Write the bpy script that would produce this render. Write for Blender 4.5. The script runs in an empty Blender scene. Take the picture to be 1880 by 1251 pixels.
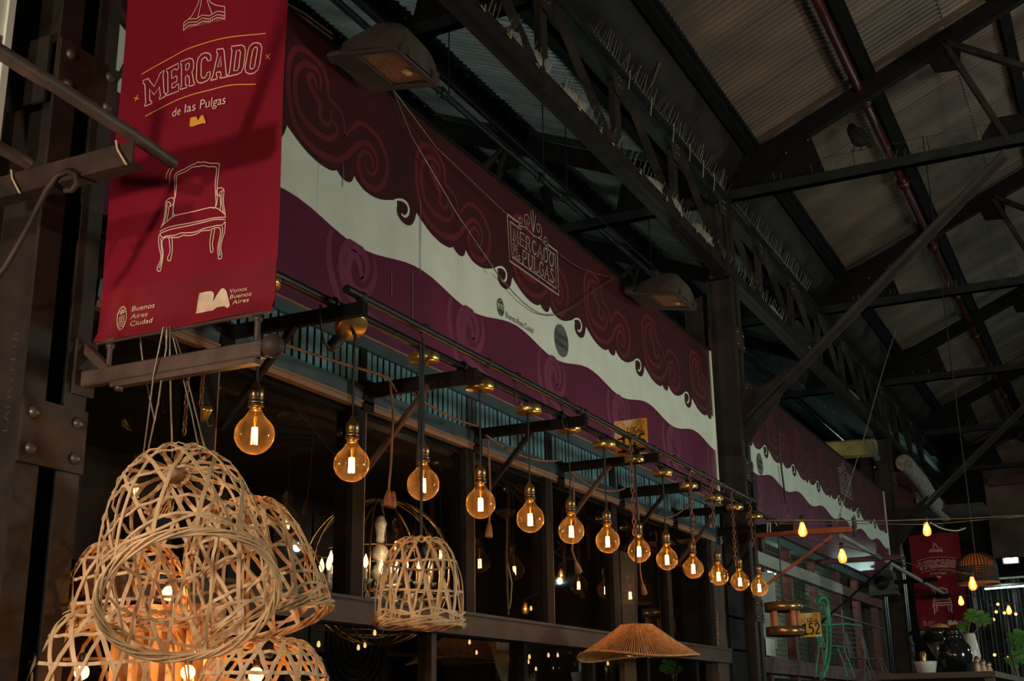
import bpy, math, random
from mathutils import Vector, Matrix
from mathutils.geometry import tessellate_polygon
random.seed(7)
sc = bpy.context.scene
col = sc.collection
PI = math.pi

# ------------------------------------------------------------------ camera, light, exposure
F = 2257.0; PPX, PPY = 940.0, 625.5
def _axes():
    dz = Vector((820-PPX, -6800-PPY, F)).normalized()
    dx = Vector((2114-PPX, 1300-PPY, F)).normalized()
    dz = (dz - dx*dx.dot(dz)).normalized()
    return dx, dz.cross(dx), dz
AX = _axes()
CAM = Vector((0, 0, 1.6))
def ray(x, y):
    d = Vector((x-PPX, y-PPY, F))
    return Vector((AX[0].dot(d), AX[1].dot(d), AX[2].dot(d)))
def P(x, y, X=None, Y=None, Z=None, D=None):
    """the point of the place seen at photo pixel x, y on a known plane"""
    d = ray(x, y)
    if X is not None: t = X/d.x
    elif Y is not None: t = Y/d.y
    elif Z is not None: t = (Z-CAM.z)/d.z
    else: t = D/F
    return CAM + d*t

cam = bpy.data.cameras.new('camera'); camo = bpy.data.objects.new('camera', cam); col.objects.link(camo)
right = Vector((AX[0].x, AX[1].x, AX[2].x)); down = Vector((AX[0].y, AX[1].y, AX[2].y)); fwd = Vector((AX[0].z, AX[1].z, AX[2].z))
camo.matrix_world = Matrix(((right.x, -down.x, -fwd.x, CAM.x), (right.y, -down.y, -fwd.y, CAM.y), (right.z, -down.z, -fwd.z, CAM.z), (0, 0, 0, 1)))
cam.sensor_fit = 'HORIZONTAL'; cam.sensor_width = 36; cam.lens = F/1880*36
cam.clip_start = .05; cam.clip_end = 200
sc.camera = camo
vs = sc.view_settings
vs.view_transform = 'Standard'; vs.look = 'None'; vs.gamma = 1; vs.use_curve_mapping = False; vs.exposure = 0.1
w = bpy.data.worlds.new('night'); sc.world = w; w.use_nodes = True
w.node_tree.nodes['Background'].inputs[0].default_value = (.55, .8, .78, 1)
w.node_tree.nodes['Background'].inputs[1].default_value = .006
sc.cycles.max_bounces = 6; sc.cycles.transparent_max_bounces = 16
sc.cycles.caustics_reflective = False; sc.cycles.caustics_refractive = False
sc.cycles.sample_clamp_indirect = 4

def area(name, loc, target, size, energy, color, spread=PI):
    l = bpy.data.lights.new(name, 'AREA'); l.shape = 'DISK'; l.size = size; l.energy = energy; l.color = color; l.spread = spread
    o = bpy.data.objects.new(name, l); col.objects.link(o); o.location = loc
    o.rotation_euler = (Vector(target)-Vector(loc)).to_track_quat('-Z', 'Y').to_euler()
    return o
def point(name, loc, energy, color, r=.02, parent=None):
    l = bpy.data.lights.new(name, 'POINT'); l.energy = energy; l.color = color; l.shadow_soft_size = r
    o = bpy.data.objects.new(name, l); col.objects.link(o); o.location = loc
    if parent: o.parent = parent
    return o
# market hall lamps and added fill lights that stand behind and beside the camera
def mirror_lamp(px, py, Y): p = P(px, py, Y=2*2.86-Y); return (p.x, Y, p.z)   # a lamp across the aisle whose mirror image shows in the shop glass
area('left_stall_lamp', (.75, 2.62, 2.35), (2.6, 2.25, 2.7), .10, 19, (1, .80, .68))
area('hall_lamp_behind', (-7.0, -1.5, 2.5), (4, 2.5, 2.7), .5, 300, (1, .85, .68))
area('hall_fill_near', (.2, -2.2, 1.9), (3.4, 2.6, 3.2), .5, 10, (1, .86, .72))  # weak unseen fill added to light the banner and stall front
area('hall_fill_aisle', (7.5, -4.0, 2.2), (7.2, 2.8, 3.1), 1.0, 138, (.93, 1, .86))  # unseen soft fill added to brighten the sign boards
for q_ in ((545, 1005), (1028, 1067)):
    area('hall_lamp_far', mirror_lamp(*q_, -4.0), (mirror_lamp(*q_, -4.0)[0]-1, 2.8, 3.4), .12, 38, (.80, 1, .9))
area('roof_fill', (2.2, -1.6, 3.0), (10.0, .4, 6.9), .3, 12, (1, .80, .62), 1.0)  # added light raking the roof so the corrugations show, no fitting there
area('side_nave_lamp', (6.0, 6.6, 3.4), (8.6, 4.6, 7.2), .3, 36, (.86, 1, .92))
area('far_nave_lamp', (17.5, -1.0, 2.6), (16, 1.0, 6.6), .8, 16, (.72, 1, .92))

# ------------------------------------------------------------------ materials
M = {}
def mat(name, c, rough=.6, metal=0., var=.25, scale=6., c2=None, bump=0., spec=.5, stretch=None):
    m = bpy.data.materials.new(name); m.use_nodes = True
    nt = m.node_tree; b = nt.nodes['Principled BSDF']
    b.inputs['Roughness'].default_value = rough; b.inputs['Metallic'].default_value = metal
    b.inputs['Specular IOR Level'].default_value = spec
    tc = nt.nodes.new('ShaderNodeTexCoord'); src = tc.outputs['Object']
    if stretch:
        mp = nt.nodes.new('ShaderNodeMapping'); mp.inputs['Scale'].default_value = stretch
        nt.links.new(src, mp.inputs['Vector']); src = mp.outputs['Vector']
    n = nt.nodes.new('ShaderNodeTexNoise'); n.inputs['Scale'].default_value = scale; n.inputs['Detail'].default_value = 6
    nt.links.new(src, n.inputs['Vector'])
    r = nt.nodes.new('ShaderNodeValToRGB'); nt.links.new(n.outputs['Fac'], r.inputs['Fac'])
    r.color_ramp.elements[0].position = .3; r.color_ramp.elements[1].position = .7
    hi = c2 or tuple(min(1, x*(1+var)) for x in c)
    r.color_ramp.elements[0].color = (*(x*(1-var) for x in c), 1); r.color_ramp.elements[1].color = (*hi, 1)
    nt.links.new(r.outputs['Color'], b.inputs['Base Color'])
    if bump:
        bp = nt.nodes.new('ShaderNodeBump'); bp.inputs['Strength'].default_value = bump; bp.inputs['Distance'].default_value = .01
        nt.links.new(n.outputs['Fac'], bp.inputs['Height']); nt.links.new(bp.outputs['Normal'], b.inputs['Normal'])
    M[name] = m; return m
def emis(name, c, s):
    m = bpy.data.materials.new(name); m.use_nodes = True; nt = m.node_tree; nt.nodes.clear()
    e = nt.nodes.new('ShaderNodeEmission'); e.inputs[0].default_value = (*c, 1); e.inputs[1].default_value = s
    o = nt.nodes.new('ShaderNodeOutputMaterial'); nt.links.new(e.outputs[0], o.inputs[0]); M[name] = m; return m
def glassy(name, tint, refl=.5, rough=.02, haze=0., hazec=(1, .5, .15), ior=1.45, limb=0.):
    m = bpy.data.materials.new(name); m.use_nodes = True; nt = m.node_tree; nt.nodes.clear()
    t = nt.nodes.new('ShaderNodeBsdfTransparent'); t.inputs[0].default_value = (*tint, 1)
    g = nt.nodes.new('ShaderNodeBsdfGlossy'); g.inputs['Roughness'].default_value = rough
    fr = nt.nodes.new('ShaderNodeLayerWeight'); fr.inputs[0].default_value = .5
    p5 = nt.nodes.new('ShaderNodeMath'); p5.operation = 'POWER'; p5.inputs[1].default_value = 5.0; nt.links.new(fr.outputs['Facing'], p5.inputs[0])
    mu = nt.nodes.new('ShaderNodeMath'); mu.operation = 'MULTIPLY_ADD'; mu.inputs[1].default_value = .9*refl; mu.inputs[2].default_value = .045*refl; mu.use_clamp = True
    nt.links.new(p5.outputs[0], mu.inputs[0])
    mx = nt.nodes.new('ShaderNodeMixShader'); nt.links.new(mu.outputs[0], mx.inputs[0])
    base = t.outputs[0]
    if haze:
        d = nt.nodes.new('ShaderNodeBsdfTranslucent'); d.inputs[0].default_value = (*hazec, 1)
        m2 = nt.nodes.new('ShaderNodeMixShader'); m2.inputs[0].default_value = haze
        if limb:                                   # thicker looking glass towards the limb
            lw = nt.nodes.new('ShaderNodeLayerWeight'); lw.inputs[0].default_value = .5
            pw_ = nt.nodes.new('ShaderNodeMath'); pw_.operation = 'POWER'; pw_.inputs[1].default_value = 3.0
            ma = nt.nodes.new('ShaderNodeMath'); ma.operation = 'MULTIPLY_ADD'; ma.inputs[1].default_value = limb; ma.inputs[2].default_value = haze; ma.use_clamp = True
            nt.links.new(lw.outputs['Facing'], pw_.inputs[0]); nt.links.new(pw_.outputs[0], ma.inputs[0]); nt.links.new(ma.outputs[0], m2.inputs[0])
        nt.links.new(t.outputs[0], m2.inputs[1]); nt.links.new(d.outputs[0], m2.inputs[2]); base = m2.outputs[0]
    nt.links.new(base, mx.inputs[1]); nt.links.new(g.outputs[0], mx.inputs[2])
    o = nt.nodes.new('ShaderNodeOutputMaterial'); nt.links.new(mx.outputs[0], o.inputs[0]); M[name] = m; return m

mat('steel', (.022, .019, .017), .6, .1, .4, 5, (.040, .030, .023), .25, .2)
mat('steel_rust', (.028, .019, .015), .6, .1, .45, 9, (.06, .034, .022), .3, .25)
mat('steel_green', (.016, .019, .018), .5, .1, .35, 6, None, .2, .2)
mat('steel_red', (.015, .009, .008), .6, .0, .3, 5, None, 0, .25)
mat('bracket_black', (.008, .007, .0065), .65, .0, .3, 12, None, 0, .1)
mat('pipe_black', (.014, .015, .015), .38, .3, .3, 14)
mat('rivet', (.10, .075, .06), .4, .5, .3, 30)
mat('arm_brown', (.085, .05, .032), .55, .1, .35, 14, None, .2)
mat('roof_brown', (.085, .066, .053), .5, .2, .5, 2.2, (.14, .092, .06), .1, stretch=(1, .25, 1))
mat('roof_grey', (.20, .22, .21), .5, .3, .35, 3.5, None, .1, stretch=(1, .25, 1))
mat('gutter', (.018, .014, .011), .65, .0, .35, 4, None, 0, .2)
mat('red_pipe', (.055, .005, .008), .3, .1, .3, 6)
mat('valance', (.054, .0062, .0082), .42, 0, .2, 3)
mat('valance_swirl', (.14, .017, .021), .42, 0, .15, 4)
mat('sign_white', (.80, .84, .70), .42, 0, .08, 5)
mat('purple', (.125, .015, .050), .35, 0, .2, 2.5)
mat('purple_swirl', (.19, .038, .088), .35, 0, .15, 4)
mat('ink', (.02, .02, .025), .5, 0, .1)
mat('ink_grey', (.12, .13, .12), .5, 0, .1)
mat('logo_cream', (.46, .38, .30), .5, 0, .15)
mat('banner_red', (.205, .0038, .0145), .65, 0, .14, 2.2, None, .05, .25)
mat('banner_hem', (.185, .0075, .0145), .65, 0, .22, 5, None, .05, .25)
mat('banner_line', (.82, .56, .42), .6, 0, .1)
mat('banner_gold', (.78, .36, .04), .6, 0, .15)
mat('banner_cream', (.70, .52, .34), .6, 0, .3, 14)
mat('louver_teal', (.12, .31, .41), .3, .1, .35, 9, (.22, .50, .62), .1, stretch=(1, 1, .2))
mat('frame_teal', (.026, .055, .066), .45, .1, .3, 6)
mat('frame_dark', (.010, .0085, .0075), .65, .0, .3, 8, None, 0, .1)
mat('frame_bronze', (.055, .031, .021), .55, .0, .25, 7, None, 0, .25)
mat('bead_lit', (.22, .115, .065), .4, .2, .25, 9)  # bead edge in a brighter copper, warm bulb light put into its colour
mat('lip_wood', (.22, .13, .075), .6, 0, .35, 10, None, .1, stretch=(.1, 1, 1))
mat('inside', (.05, .036, .027), .8, 0, .3, 3)
mat('brass', (.75, .48, .15), .26, .88, .15, 20)
mat('brass_dark', (.34, .21, .09), .28, .8, .25, 20)
mat('bulb_cap', (.05, .04, .035), .35, .6, .2)
mat('cord_black', (.012, .011, .010), .6)
mat('cord_brown', (.17, .075, .035), .65, 0, .25, 30)
mat('wire', (.22, .17, .12), .35, .6, .3, 20)
mat('tie', (.55, .40, .20), .5, 0, .2)
mat('tie_pale', (.42, .40, .32), .5, 0, .2)
mat('chain_rust', (.22, .10, .055), .55, .6, .35, 30)
mat('bamboo', (.78, .49, .24), .5, 0, .25, 22, (.94, .65, .35), .15, stretch=(1, 1, .25))
mat('bamboo_dark', (.42, .25, .13), .55, 0, .35, 26, (.56, .36, .19), .2)
mat('fibre', (.60, .30, .12), .75, 0, .3, 40, None, .3)
mat('sleeve', (.22, .17, .135), .8, 0, .4, 18, (.34, .30, .25), .4)
mat('column_paint', (.025, .019, .015), .55, .05, .4, 5, (.042, .029, .020), .25, .25)
mat('purlin', (.006, .006, .006), .7, 0, .2, 8, None, 0, .15)
mat('spike', (.30, .30, .26), .4, .5, .3, 20)
mat('lamp_body', (.10, .075, .06), .5, .3, .3, 10)
mat('lamp_inner', (.70, .45, .2), .5, .2, .4, 60)
mat('orange_sign', (.88, .42, .03), .5, 0, .1)
mat('sign_cream', (.80, .66, .5), .5, 0, .1)
mat('post_red', (.10, .018, .018), .5, 0, .3, 8)
mat('beam_grey', (.30, .30, .27), .6, 0, .3, 6, None, .1, stretch=(.3, 1, 1))
mat('grid', (.03, .04, .028), .6, .1)
mat('cream_wall', (.42, .44, .30), .8, 0, .3, 3)
mat('chair_green', (.03, .26, .12), .4, 0, .25, 12)
mat('white_paint', (.10, .10, .09), .5, 0, .25, 10)
mat('orange_steel', (.42, .10, .03), .5, .1, .3, 8)
mat('yellow_steel', (.26, .20, .05), .6, 0, .35, 6)
mat('black_pot', (.010, .012, .014), .12, 0, .2)
mat('white_pot', (.50, .52, .47), .35, 0, .15)
mat('grey_pot', (.30, .28, .22), .5, 0, .2)
mat('leaf', (.06, .19, .03), .45, 0, .45, 9)
mat('stem', (.20, .16, .07), .6)
mat('curtain', (.022, .025, .024), .3, 0, .3, 4)
mat('clay', (.42, .16, .06), .7, 0, .25, 8)
mat('pink_clay', (.46, .26, .22), .6, 0, .5, 30, (.6, .5, .36))
mat('bird', (.009, .0095, .010), .7, 0, .4, 20, None, 0, .15)
mat('floor', (.10, .09, .08), .7, 0, .3, 2)
mat('end_wall', (.035, .032, .03), .9, 0, .4, 1.5)
mat('brown_wall', (.16, .10, .07), .9, 0, .5, 1.2)
mat('speaker_black', (.03, .035, .033), .6, 0, .2)
mat('box_dark', (.06, .042, .03), .7, 0, .3)
mat('paper', (.62, .66, .58), .8, 0, .1)
mat('crystal', (.55, .50, .42), .12, 0, .35, 40, None, 0, 1.)
mat('candle', (.75, .68, .55), .5, 0, .1)
emis('filament', (1, .62, .26), 60)
emis('filament_small', (1, .55, .2), 12)
emis('candle_flame', (1, .58, .24), 4.5)
emis('fairy', (1, .56, .20), 1.5)  # glow of small bulbs, also those that stand for reflected string lights
emis('flood_lens', (.80, 1, .95), 60)
emis('tube_glow', (.86, 1, .92), 7)
emis('green_glow', (.7, 1, .75), 4)
glassy('window_glass', (.80, .80, .78), 1.5, .012)
glassy('bulb_glass', (1, .72, .40), 1.1, .03, .019, (1, .57, .23), limb=.12)
glassy('bulb_glass_small', (1, .82, .55), .9, .03, .45, (1, .5, .15))
glassy('lens_glass', (.9, .85, .8), .9, .1)
glassy('crystal_glass', (.80, .77, .70), 2.2, .08, .34, (.9, .78, .6))
glassy('rattan_lining', (.2, .1, .04), .3, .5, .8, (.9, .36, .09))

# ------------------------------------------------------------------ mesh helpers
class MB:
    def __init__(s): s.v = []; s.f = []; s.sm = []
    def add(s, vs, fs, smooth=False):
        n = len(s.v); s.v += [Vector(p) for p in vs]
        for f in fs: s.f.append([n+i for i in f]); s.sm.append(smooth)
        return s
    def box(s, a, b):
        (x0, y0, z0), (x1, y1, z1) = a, b
        return s.add([(x0,y0,z0),(x1,y0,z0),(x1,y1,z0),(x0,y1,z0),(x0,y0,z1),(x1,y0,z1),(x1,y1,z1),(x0,y1,z1)],
                     [(3,2,1,0),(4,5,6,7),(0,1,5,4),(1,2,6,5),(2,3,7,6),(3,0,4,7)])
    def beam(s, p0, p1, wd, ht, up=(0, 0, 1), ch=0.):
        p0, p1 = Vector(p0), Vector(p1); d = (p1-p0).normalized(); up = Vector(up)
        side = d.cross(up)
        if side.length < 1e-4: side = d.cross(Vector((1, 0, 0)))
        side.normalize(); u = side.cross(d)
        c = min(wd, ht)*.12 if ch == 0 else ch
        a, b = wd/2, ht/2
        sec = [(-a+c,-b),(a-c,-b),(a,-b+c),(a,b-c),(a-c,b),(-a+c,b),(-a,b-c),(-a,-b+c)]
        vs = [p0+side*x+u*y for x, y in sec]+[p1+side*x+u*y for x, y in sec]
        fs = [(i, (i+1) % 8, 8+(i+1) % 8, 8+i) for i in range(8)]+[tuple(range(7, -1, -1)), tuple(range(8, 16))]
        return s.add(vs, fs)
    def angle(s, p0, p1, a, b, t, up=(0, 0, 1), flip=1):
        """L section: leg a along side, leg b along up"""
        p0, p1 = Vector(p0), Vector(p1); d = (p1-p0).normalized(); up = Vector(up)
        side = d.cross(up).normalized()*flip; u = (up-d*up.dot(d)).normalized()
        sec = [(0,0),(a,0),(a,t),(t,t),(t,b),(0,b)]
        vs = [p0+side*x+u*y for x, y in sec]+[p1+side*x+u*y for x, y in sec]
        fs = [(i, (i+1) % 6, 6+(i+1) % 6, 6+i) for i in range(6)]+[(3,2,1,0),(5,4,3,0),(6,7,8,9),(6,9,10,11)]
        return s.add(vs, fs)
    def tube(s, pts, r, n=6, closed=False):
        pts = [Vector(p) for p in pts]; m = len(pts); rr = r if isinstance(r, (list, tuple)) else [r]*m
        ref = None; rings = []
        for i in range(m):
            if closed: d = pts[(i+1) % m]-pts[i-1]
            else: d = pts[min(i+1, m-1)]-pts[max(i-1, 0)]
            d.normalize()
            if ref is None:
                ref = d.cross(Vector((0, 0, 1)))
                if ref.length < .05: ref = d.cross(Vector((1, 0, 0)))
            ref = (ref-d*ref.dot(d)).normalized(); bi = d.cross(ref)
            rings.append([pts[i]+(ref*math.cos(2*PI*k/n)+bi*math.sin(2*PI*k/n))*rr[i] for k in range(n)])
        vs = [p for rg in rings for p in rg]; fs = []
        for i in range(m if closed else m-1):
            j = (i+1) % m
            for k in range(n): fs.append((i*n+k, i*n+(k+1) % n, j*n+(k+1) % n, j*n+k))
        s.add(vs, fs, True)
        if not closed:
            s.add(rings[0], [tuple(range(n-1, -1, -1))]); s.add(rings[-1], [tuple(range(n))])
        return s
    def lathe(s, prof, c=(0, 0, 0), n=16, rot=None, smooth=True):
        c = Vector(c); vs = []
        for r, z in prof:
            for k in range(n):
                p = Vector((r*math.cos(2*PI*k/n), r*math.sin(2*PI*k/n), z))
                vs.append(c+(rot @ p if rot else p))
        fs = []
        for i in range(len(prof)-1):
            for k in range(n): fs.append((i*n+k, i*n+(k+1) % n, (i+1)*n+(k+1) % n, (i+1)*n+k))
        if prof[0][0] > 1e-6: fs.append(tuple(range(n-1, -1, -1)))
        if prof[-1][0] > 1e-6: fs.append(tuple((len(prof)-1)*n+k for k in range(n)))
        return s.add(vs, fs, smooth)
    def ball(s, c, r, n=12, m=8, sq=(1, 1, 1)):
        prof = [(max(r*math.sin(PI*i/m), 1e-7), -r*math.cos(PI*i/m)) for i in range(m+1)]
        return s.lathe(prof, c, n, Matrix.Diagonal(sq))
    def prism(s, poly, f0, f1):
        """poly 2D, f0/f1 map a 2D point to the two faces"""
        n = len(poly); vs = [f0(*p) for p in poly]+[f1(*p) for p in poly]
        tri = tessellate_polygon([[Vector((p[0], p[1], 0)) for p in poly]])
        fs = [tuple(t) for t in tri]+[tuple(n+i for i in reversed(t)) for t in tri]
        fs += [(i, (i+1) % n, n+(i+1) % n, n+i) for i in range(n)]
        return s.add(vs, fs)
    def flat(s, poly, f):
        tri = tessellate_polygon([[Vector((p[0], p[1], 0)) for p in poly]])
        return s.add([f(*p) for p in poly], [tuple(t) for t in tri])
    def stroke(s, pts, wd, f, closed=False, taper=False):
        """flat printed line along 2D points"""
        pts = [Vector((p[0], p[1])) for p in pts]; m = len(pts); vs = []
        for i in range(m):
            a = pts[i-1] if (closed or i) else pts[0]; b = pts[(i+1) % m] if (closed or i < m-1) else pts[-1]
            d = b-a
            if d.length < 1e-9: d = Vector((1, 0))
            d.normalize(); nn = Vector((-d.y, d.x)); hw = wd/2
            if taper: hw *= .45+.55*math.sin(PI*(i+.3)/(m-.4))
            vs += [f(*(pts[i]+nn*hw)), f(*(pts[i]-nn*hw))]
        fs = [(2*i, 2*i+1, (2*i+3) % (2*m), (2*i+2) % (2*m)) for i in range(m if closed else m-1)]
        return s.add(vs, fs)
    def strip(s, pts, nrm, wd, th):
        """a flexible flat strip (bamboo, strap): points with normals"""
        m = len(pts); vs = []
        for i in range(m):
            d = (pts[min(i+1, m-1)]-pts[max(i-1, 0)]).normalized(); n = (nrm[i]-d*nrm[i].dot(d)).normalized(); b = d.cross(n)
            vs += [pts[i]+b*wd/2+n*th/2, pts[i]-b*wd/2+n*th/2, pts[i]-b*wd/2-n*th/2, pts[i]+b*wd/2-n*th/2]
        fs = []
        for i in range(m-1):
            for k in range(4): fs.append((4*i+k, 4*i+(k+1) % 4, 4*i+4+(k+1) % 4, 4*i+4+k))
        fs += [(3, 2, 1, 0), tuple(4*(m-1)+k for k in range(4))]
        return s.add(vs, fs)
    def mesh(s, name, m, off=(0, 0, 0)):
        off = Vector(off); me = bpy.data.meshes.new(name)
        me.from_pydata([tuple(p-off) for p in s.v], [], s.f); me.polygons.foreach_set('use_smooth', s.sm)
        me.materials.append(M[m] if isinstance(m, str) else m); me.update(); return me

W = {}
def smooth(pts, k=4, closed=False):
    """Catmull-Rom through 2D points"""
    n = len(pts); out = []
    for i in range(n if closed else n-1):
        p0 = pts[i-1] if (closed or i) else pts[0]; p1 = pts[i]; p2 = pts[(i+1) % n]; p3 = pts[(i+2) % n] if (closed or i < n-2) else pts[-1]
        for j in range(k):
            t = j/k
            out.append(tuple(.5*((2*b)+(-a+c)*t+(2*a-5*b+4*c-d)*t*t+(-a+3*b-3*c+d)*t**3) for a, b, c, d in zip(p0, p1, p2, p3)))
    if not closed: out.append(tuple(pts[-1]))
    return out
def thing(name, label, cat, loc, group=None, kind=None):
    o = bpy.data.objects.new(name, None); o.empty_display_size = .05; col.objects.link(o); o.location = loc; W[o.name] = Vector(loc)
    if label: o['label'] = label
    if cat: o['category'] = cat
    if group: o['group'] = group
    if kind: o['kind'] = kind
    return o
def part(name, mb, m, parent, label=None, local=False, kind=None):
    off = Vector((0, 0, 0)) if local else W[parent.name]
    o = bpy.data.objects.new(name, mb.mesh(name, m, off)); col.objects.link(o); o.parent = parent; W[o.name] = Vector(off)
    if label: o['label'] = label
    if kind: o['kind'] = kind
    return o
def part_world(name, mb, m, root):
    inv = Matrix.LocRotScale(root.location, root.rotation_euler, None).inverted(); mb.v = [inv @ p for p in mb.v]
    return part(name, mb, m, root, local=True)
def solo(name, mb, m, label, cat, group=None, kind=None):
    c = sum(mb.v, Vector())/len(mb.v); c.z = min(p.z for p in mb.v)
    o = bpy.data.objects.new(name, mb.mesh(name, m, c)); col.objects.link(o); o.location = c; W[o.name] = c
    if label: o['label'] = label
    if cat: o['category'] = cat
    if group: o['group'] = group
    if kind: o['kind'] = kind
    return o
def struct(name, mb, m): return solo(name, mb, m, None, None, kind='structure')
def again(o, parent, loc=None, rot=None):
    c = o.copy(); col.objects.link(c); c.parent = parent
    if loc is not None: c.location = loc
    if rot is not None: c.rotation_euler = rot
    return c
def copy_tree(o, parent=None):
    c = o.copy(); col.objects.link(c); c.parent = parent
    for ch in [x for x in o.children]: copy_tree(ch, c)
    return c
def textpolys(s):
    cu = bpy.data.curves.new('t', 'FONT'); cu.body = s; cu.resolution_u = 3
    ob = bpy.data.objects.new('t', cu); col.objects.link(ob)
    dg = bpy.context.evaluated_depsgraph_get(); me = bpy.data.meshes.new_from_object(ob.evaluated_get(dg))
    vs = [(v.co.x, v.co.y) for v in me.vertices]; fs = [tuple(p.vertices) for p in me.polygons]
    bpy.data.objects.remove(ob); bpy.data.curves.remove(cu); bpy.data.meshes.remove(me)
    return vs, fs
def text(mb, s, f, p0, p1, cap, shear=None):
    """lay the word along p0->p1 in 2D, cap = vector of cap height"""
    vs, fs = textpolys(s); x0 = min(v[0] for v in vs); x1 = max(v[0] for v in vs)
    p0, p1, cap = Vector(p0), Vector(p1), Vector(cap)
    mb.add([f(*(p0+(p1-p0)*((x-x0)/(x1-x0))+cap*(y/.73))) for x, y in vs], fs)
def ordinal(i): return ['first','second','third','fourth','fifth','sixth','seventh','eighth','ninth','tenth','eleventh','twelfth','thirteenth','fourteenth','fifteenth','sixteenth','seventeenth','eighteenth'][i]
GL = {'M':[[(.06,0),(.14,1),(.5,.08),(.86,1),(.94,0)]], 'E':[[(.85,1),(.15,1),(.15,0),(.88,0)],[(.15,.52),(.68,.52)]],
 'R':[[(.15,0),(.15,1),(.6,1),(.8,.85),(.8,.65),(.6,.5),(.15,.5)],[(.5,.5),(.92,0)]], 'C':[[(.88,.8),(.7,.97),(.42,.98),(.15,.7),(.13,.35),(.38,.03),(.68,.02),(.9,.2)]],
 'A':[[(.03,0),(.5,1),(.97,0)],[(.22,.36),(.78,.36)]], 'D':[[(.12,0),(.12,1),(.5,1),(.85,.75),(.88,.3),(.6,.02),(.12,0)]],
 'O':[[(.5,1),(.15,.78),(.08,.4),(.3,.03),(.62,.0),(.9,.3),(.9,.7),(.7,.97),(.5,1)]], 'L':[[(.15,1),(.15,0),(.88,0),(.9,.16)]],
 'S':[[(.82,.85),(.6,1),(.3,.96),(.2,.75),(.5,.54),(.8,.35),(.8,.12),(.5,0),(.22,.06),(.15,.2)]], 'P':[[(.15,0),(.15,1),(.6,1),(.85,.8),(.8,.55),(.55,.45),(.15,.45)]],
 'U':[[(.1,1),(.1,.3),(.3,.02),(.65,.02),(.88,.3),(.88,1)]], 'G':[[(.88,.82),(.65,.99),(.35,.95),(.12,.65),(.14,.3),(.4,.02),(.7,.03),(.88,.2),(.88,.46),(.62,.46)]],
 '1':[[(.25,.82),(.55,1),(.55,0)],[(.25,.01),(.85,.01)]], '4':[[(.7,0),(.7,1),(.06,.3),(.98,.3)]],
 '5':[[(.88,.98),(.28,.98),(.24,.56),(.5,.64),(.82,.5),(.86,.22),(.6,.02),(.18,.08)]], '2':[[(.12,.74),(.3,.97),(.62,.98),(.82,.76),(.66,.46),(.12,.03),(.92,.03)]]}
def caps(mb, s, f, tl, bl, tr, br, wd):
    """serif capitals drawn with pen strokes in a quad of the sign"""
    tl, bl, tr, br = map(Vector, (tl, bl, tr, br)); n = len(s)
    for i, ch in enumerate(s):
        for st in GL[ch]:
            def q(u, v):
                uu = (i+.08+.84*u)/n; a = bl+(br-bl)*uu; b = tl+(tr-tl)*uu; return a+(b-a)*v
            pp = [q(*p) for p in st]
            mb.stroke(smooth([tuple(p) for p in pp], 3) if ch in 'COSGU52' else pp, wd, f)
            for e in (pp[0], pp[-1]):
                if ch in 'MERADLPU1' and wd > 0: mb.stroke([e-(br-bl).normalized()*wd*1.6, e+(br-bl).normalized()*wd*1.6], wd*.6, f)

# ------------------------------------------------------------------ hall shell
YC = 2.75            # front of the columns
MID = 2.86           # axis of the column row
ZR, YR, SL = 6.574, 2.463, .435
def zroof(Y, side=1):                 # underside of the roof; side 1: market aisle, -1: the bay over the stalls
    if side < 0: Y = 2*MID-Y
    return ZR+SL*(YR-Y)
struct('floor', MB().box((-6, -9, -.1), (34, 11, 0)), 'floor')
struct('wall_end', MB().box((33.8, -9, 0), (34, 11, 11)), 'end_wall')
struct('wall_back', MB().box((-6, 10.8, 0), (34, 11, 10.4)), 'inside')
struct('wall_front', MB().box((-6, -9.2, 0), (34, -9, 11)), 'inside')
# corrugated roof sheets
def sheet_mesh(side, m):
    mb = MB(); nx = 13*6; wl = .9/12.5; L = 1.86
    vs = []; fs = []
    for i in range(nx+1):
        x = i*.94/nx; h = .015*math.cos(2*PI*x/wl)
        for v in (0, 1):
            d = v*L; vs.append((x, -side*d*math.cos(math.atan(SL)), d*math.sin(math.atan(SL))+h+.004*v))
    for i in range(nx): fs.append((2*i, 2*i+2, 2*i+3, 2*i+1) if side < 0 else (2*i, 2*i+1, 2*i+3, 2*i+2))
    return mb.add(vs, fs, True).mesh('roof_sheet', m)
for side, nm, m, rows in ((1, 'ceiling', 'roof_brown', 5), (-1, 'ceiling_side_bay', 'roof_grey', 4)):
    root = thing(nm, None, None, (0, YR if side > 0 else 2*MID-YR, ZR), kind='structure')
    me = sheet_mesh(side, m)
    for r in range(rows):
        for i in range(29 if r < 2 else 22):
            o = bpy.data.objects.new('roof_sheet', me); col.objects.link(o); o.parent = root
            dy = 1.7*r; o.location = (3.0+i*.9+(.0 if r % 2 == 0 else .04), -side*dy, dy*SL+.006*(i % 2)-.004*(r % 2))
    for s in (0,):
        sc_ = MB()
        for yp in ((1.44, .34) if side > 0 else (4.74, 5.84)):     # roofing screws along the purlins
            z = zroof(yp, side)-.012
            for i in range(90): sc_.ball((4.2+i*.22, yp+.02, z), .011, 6, 4)
        part('roofing_screws', sc_, 'spike', root, kind='stuff')
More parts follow.
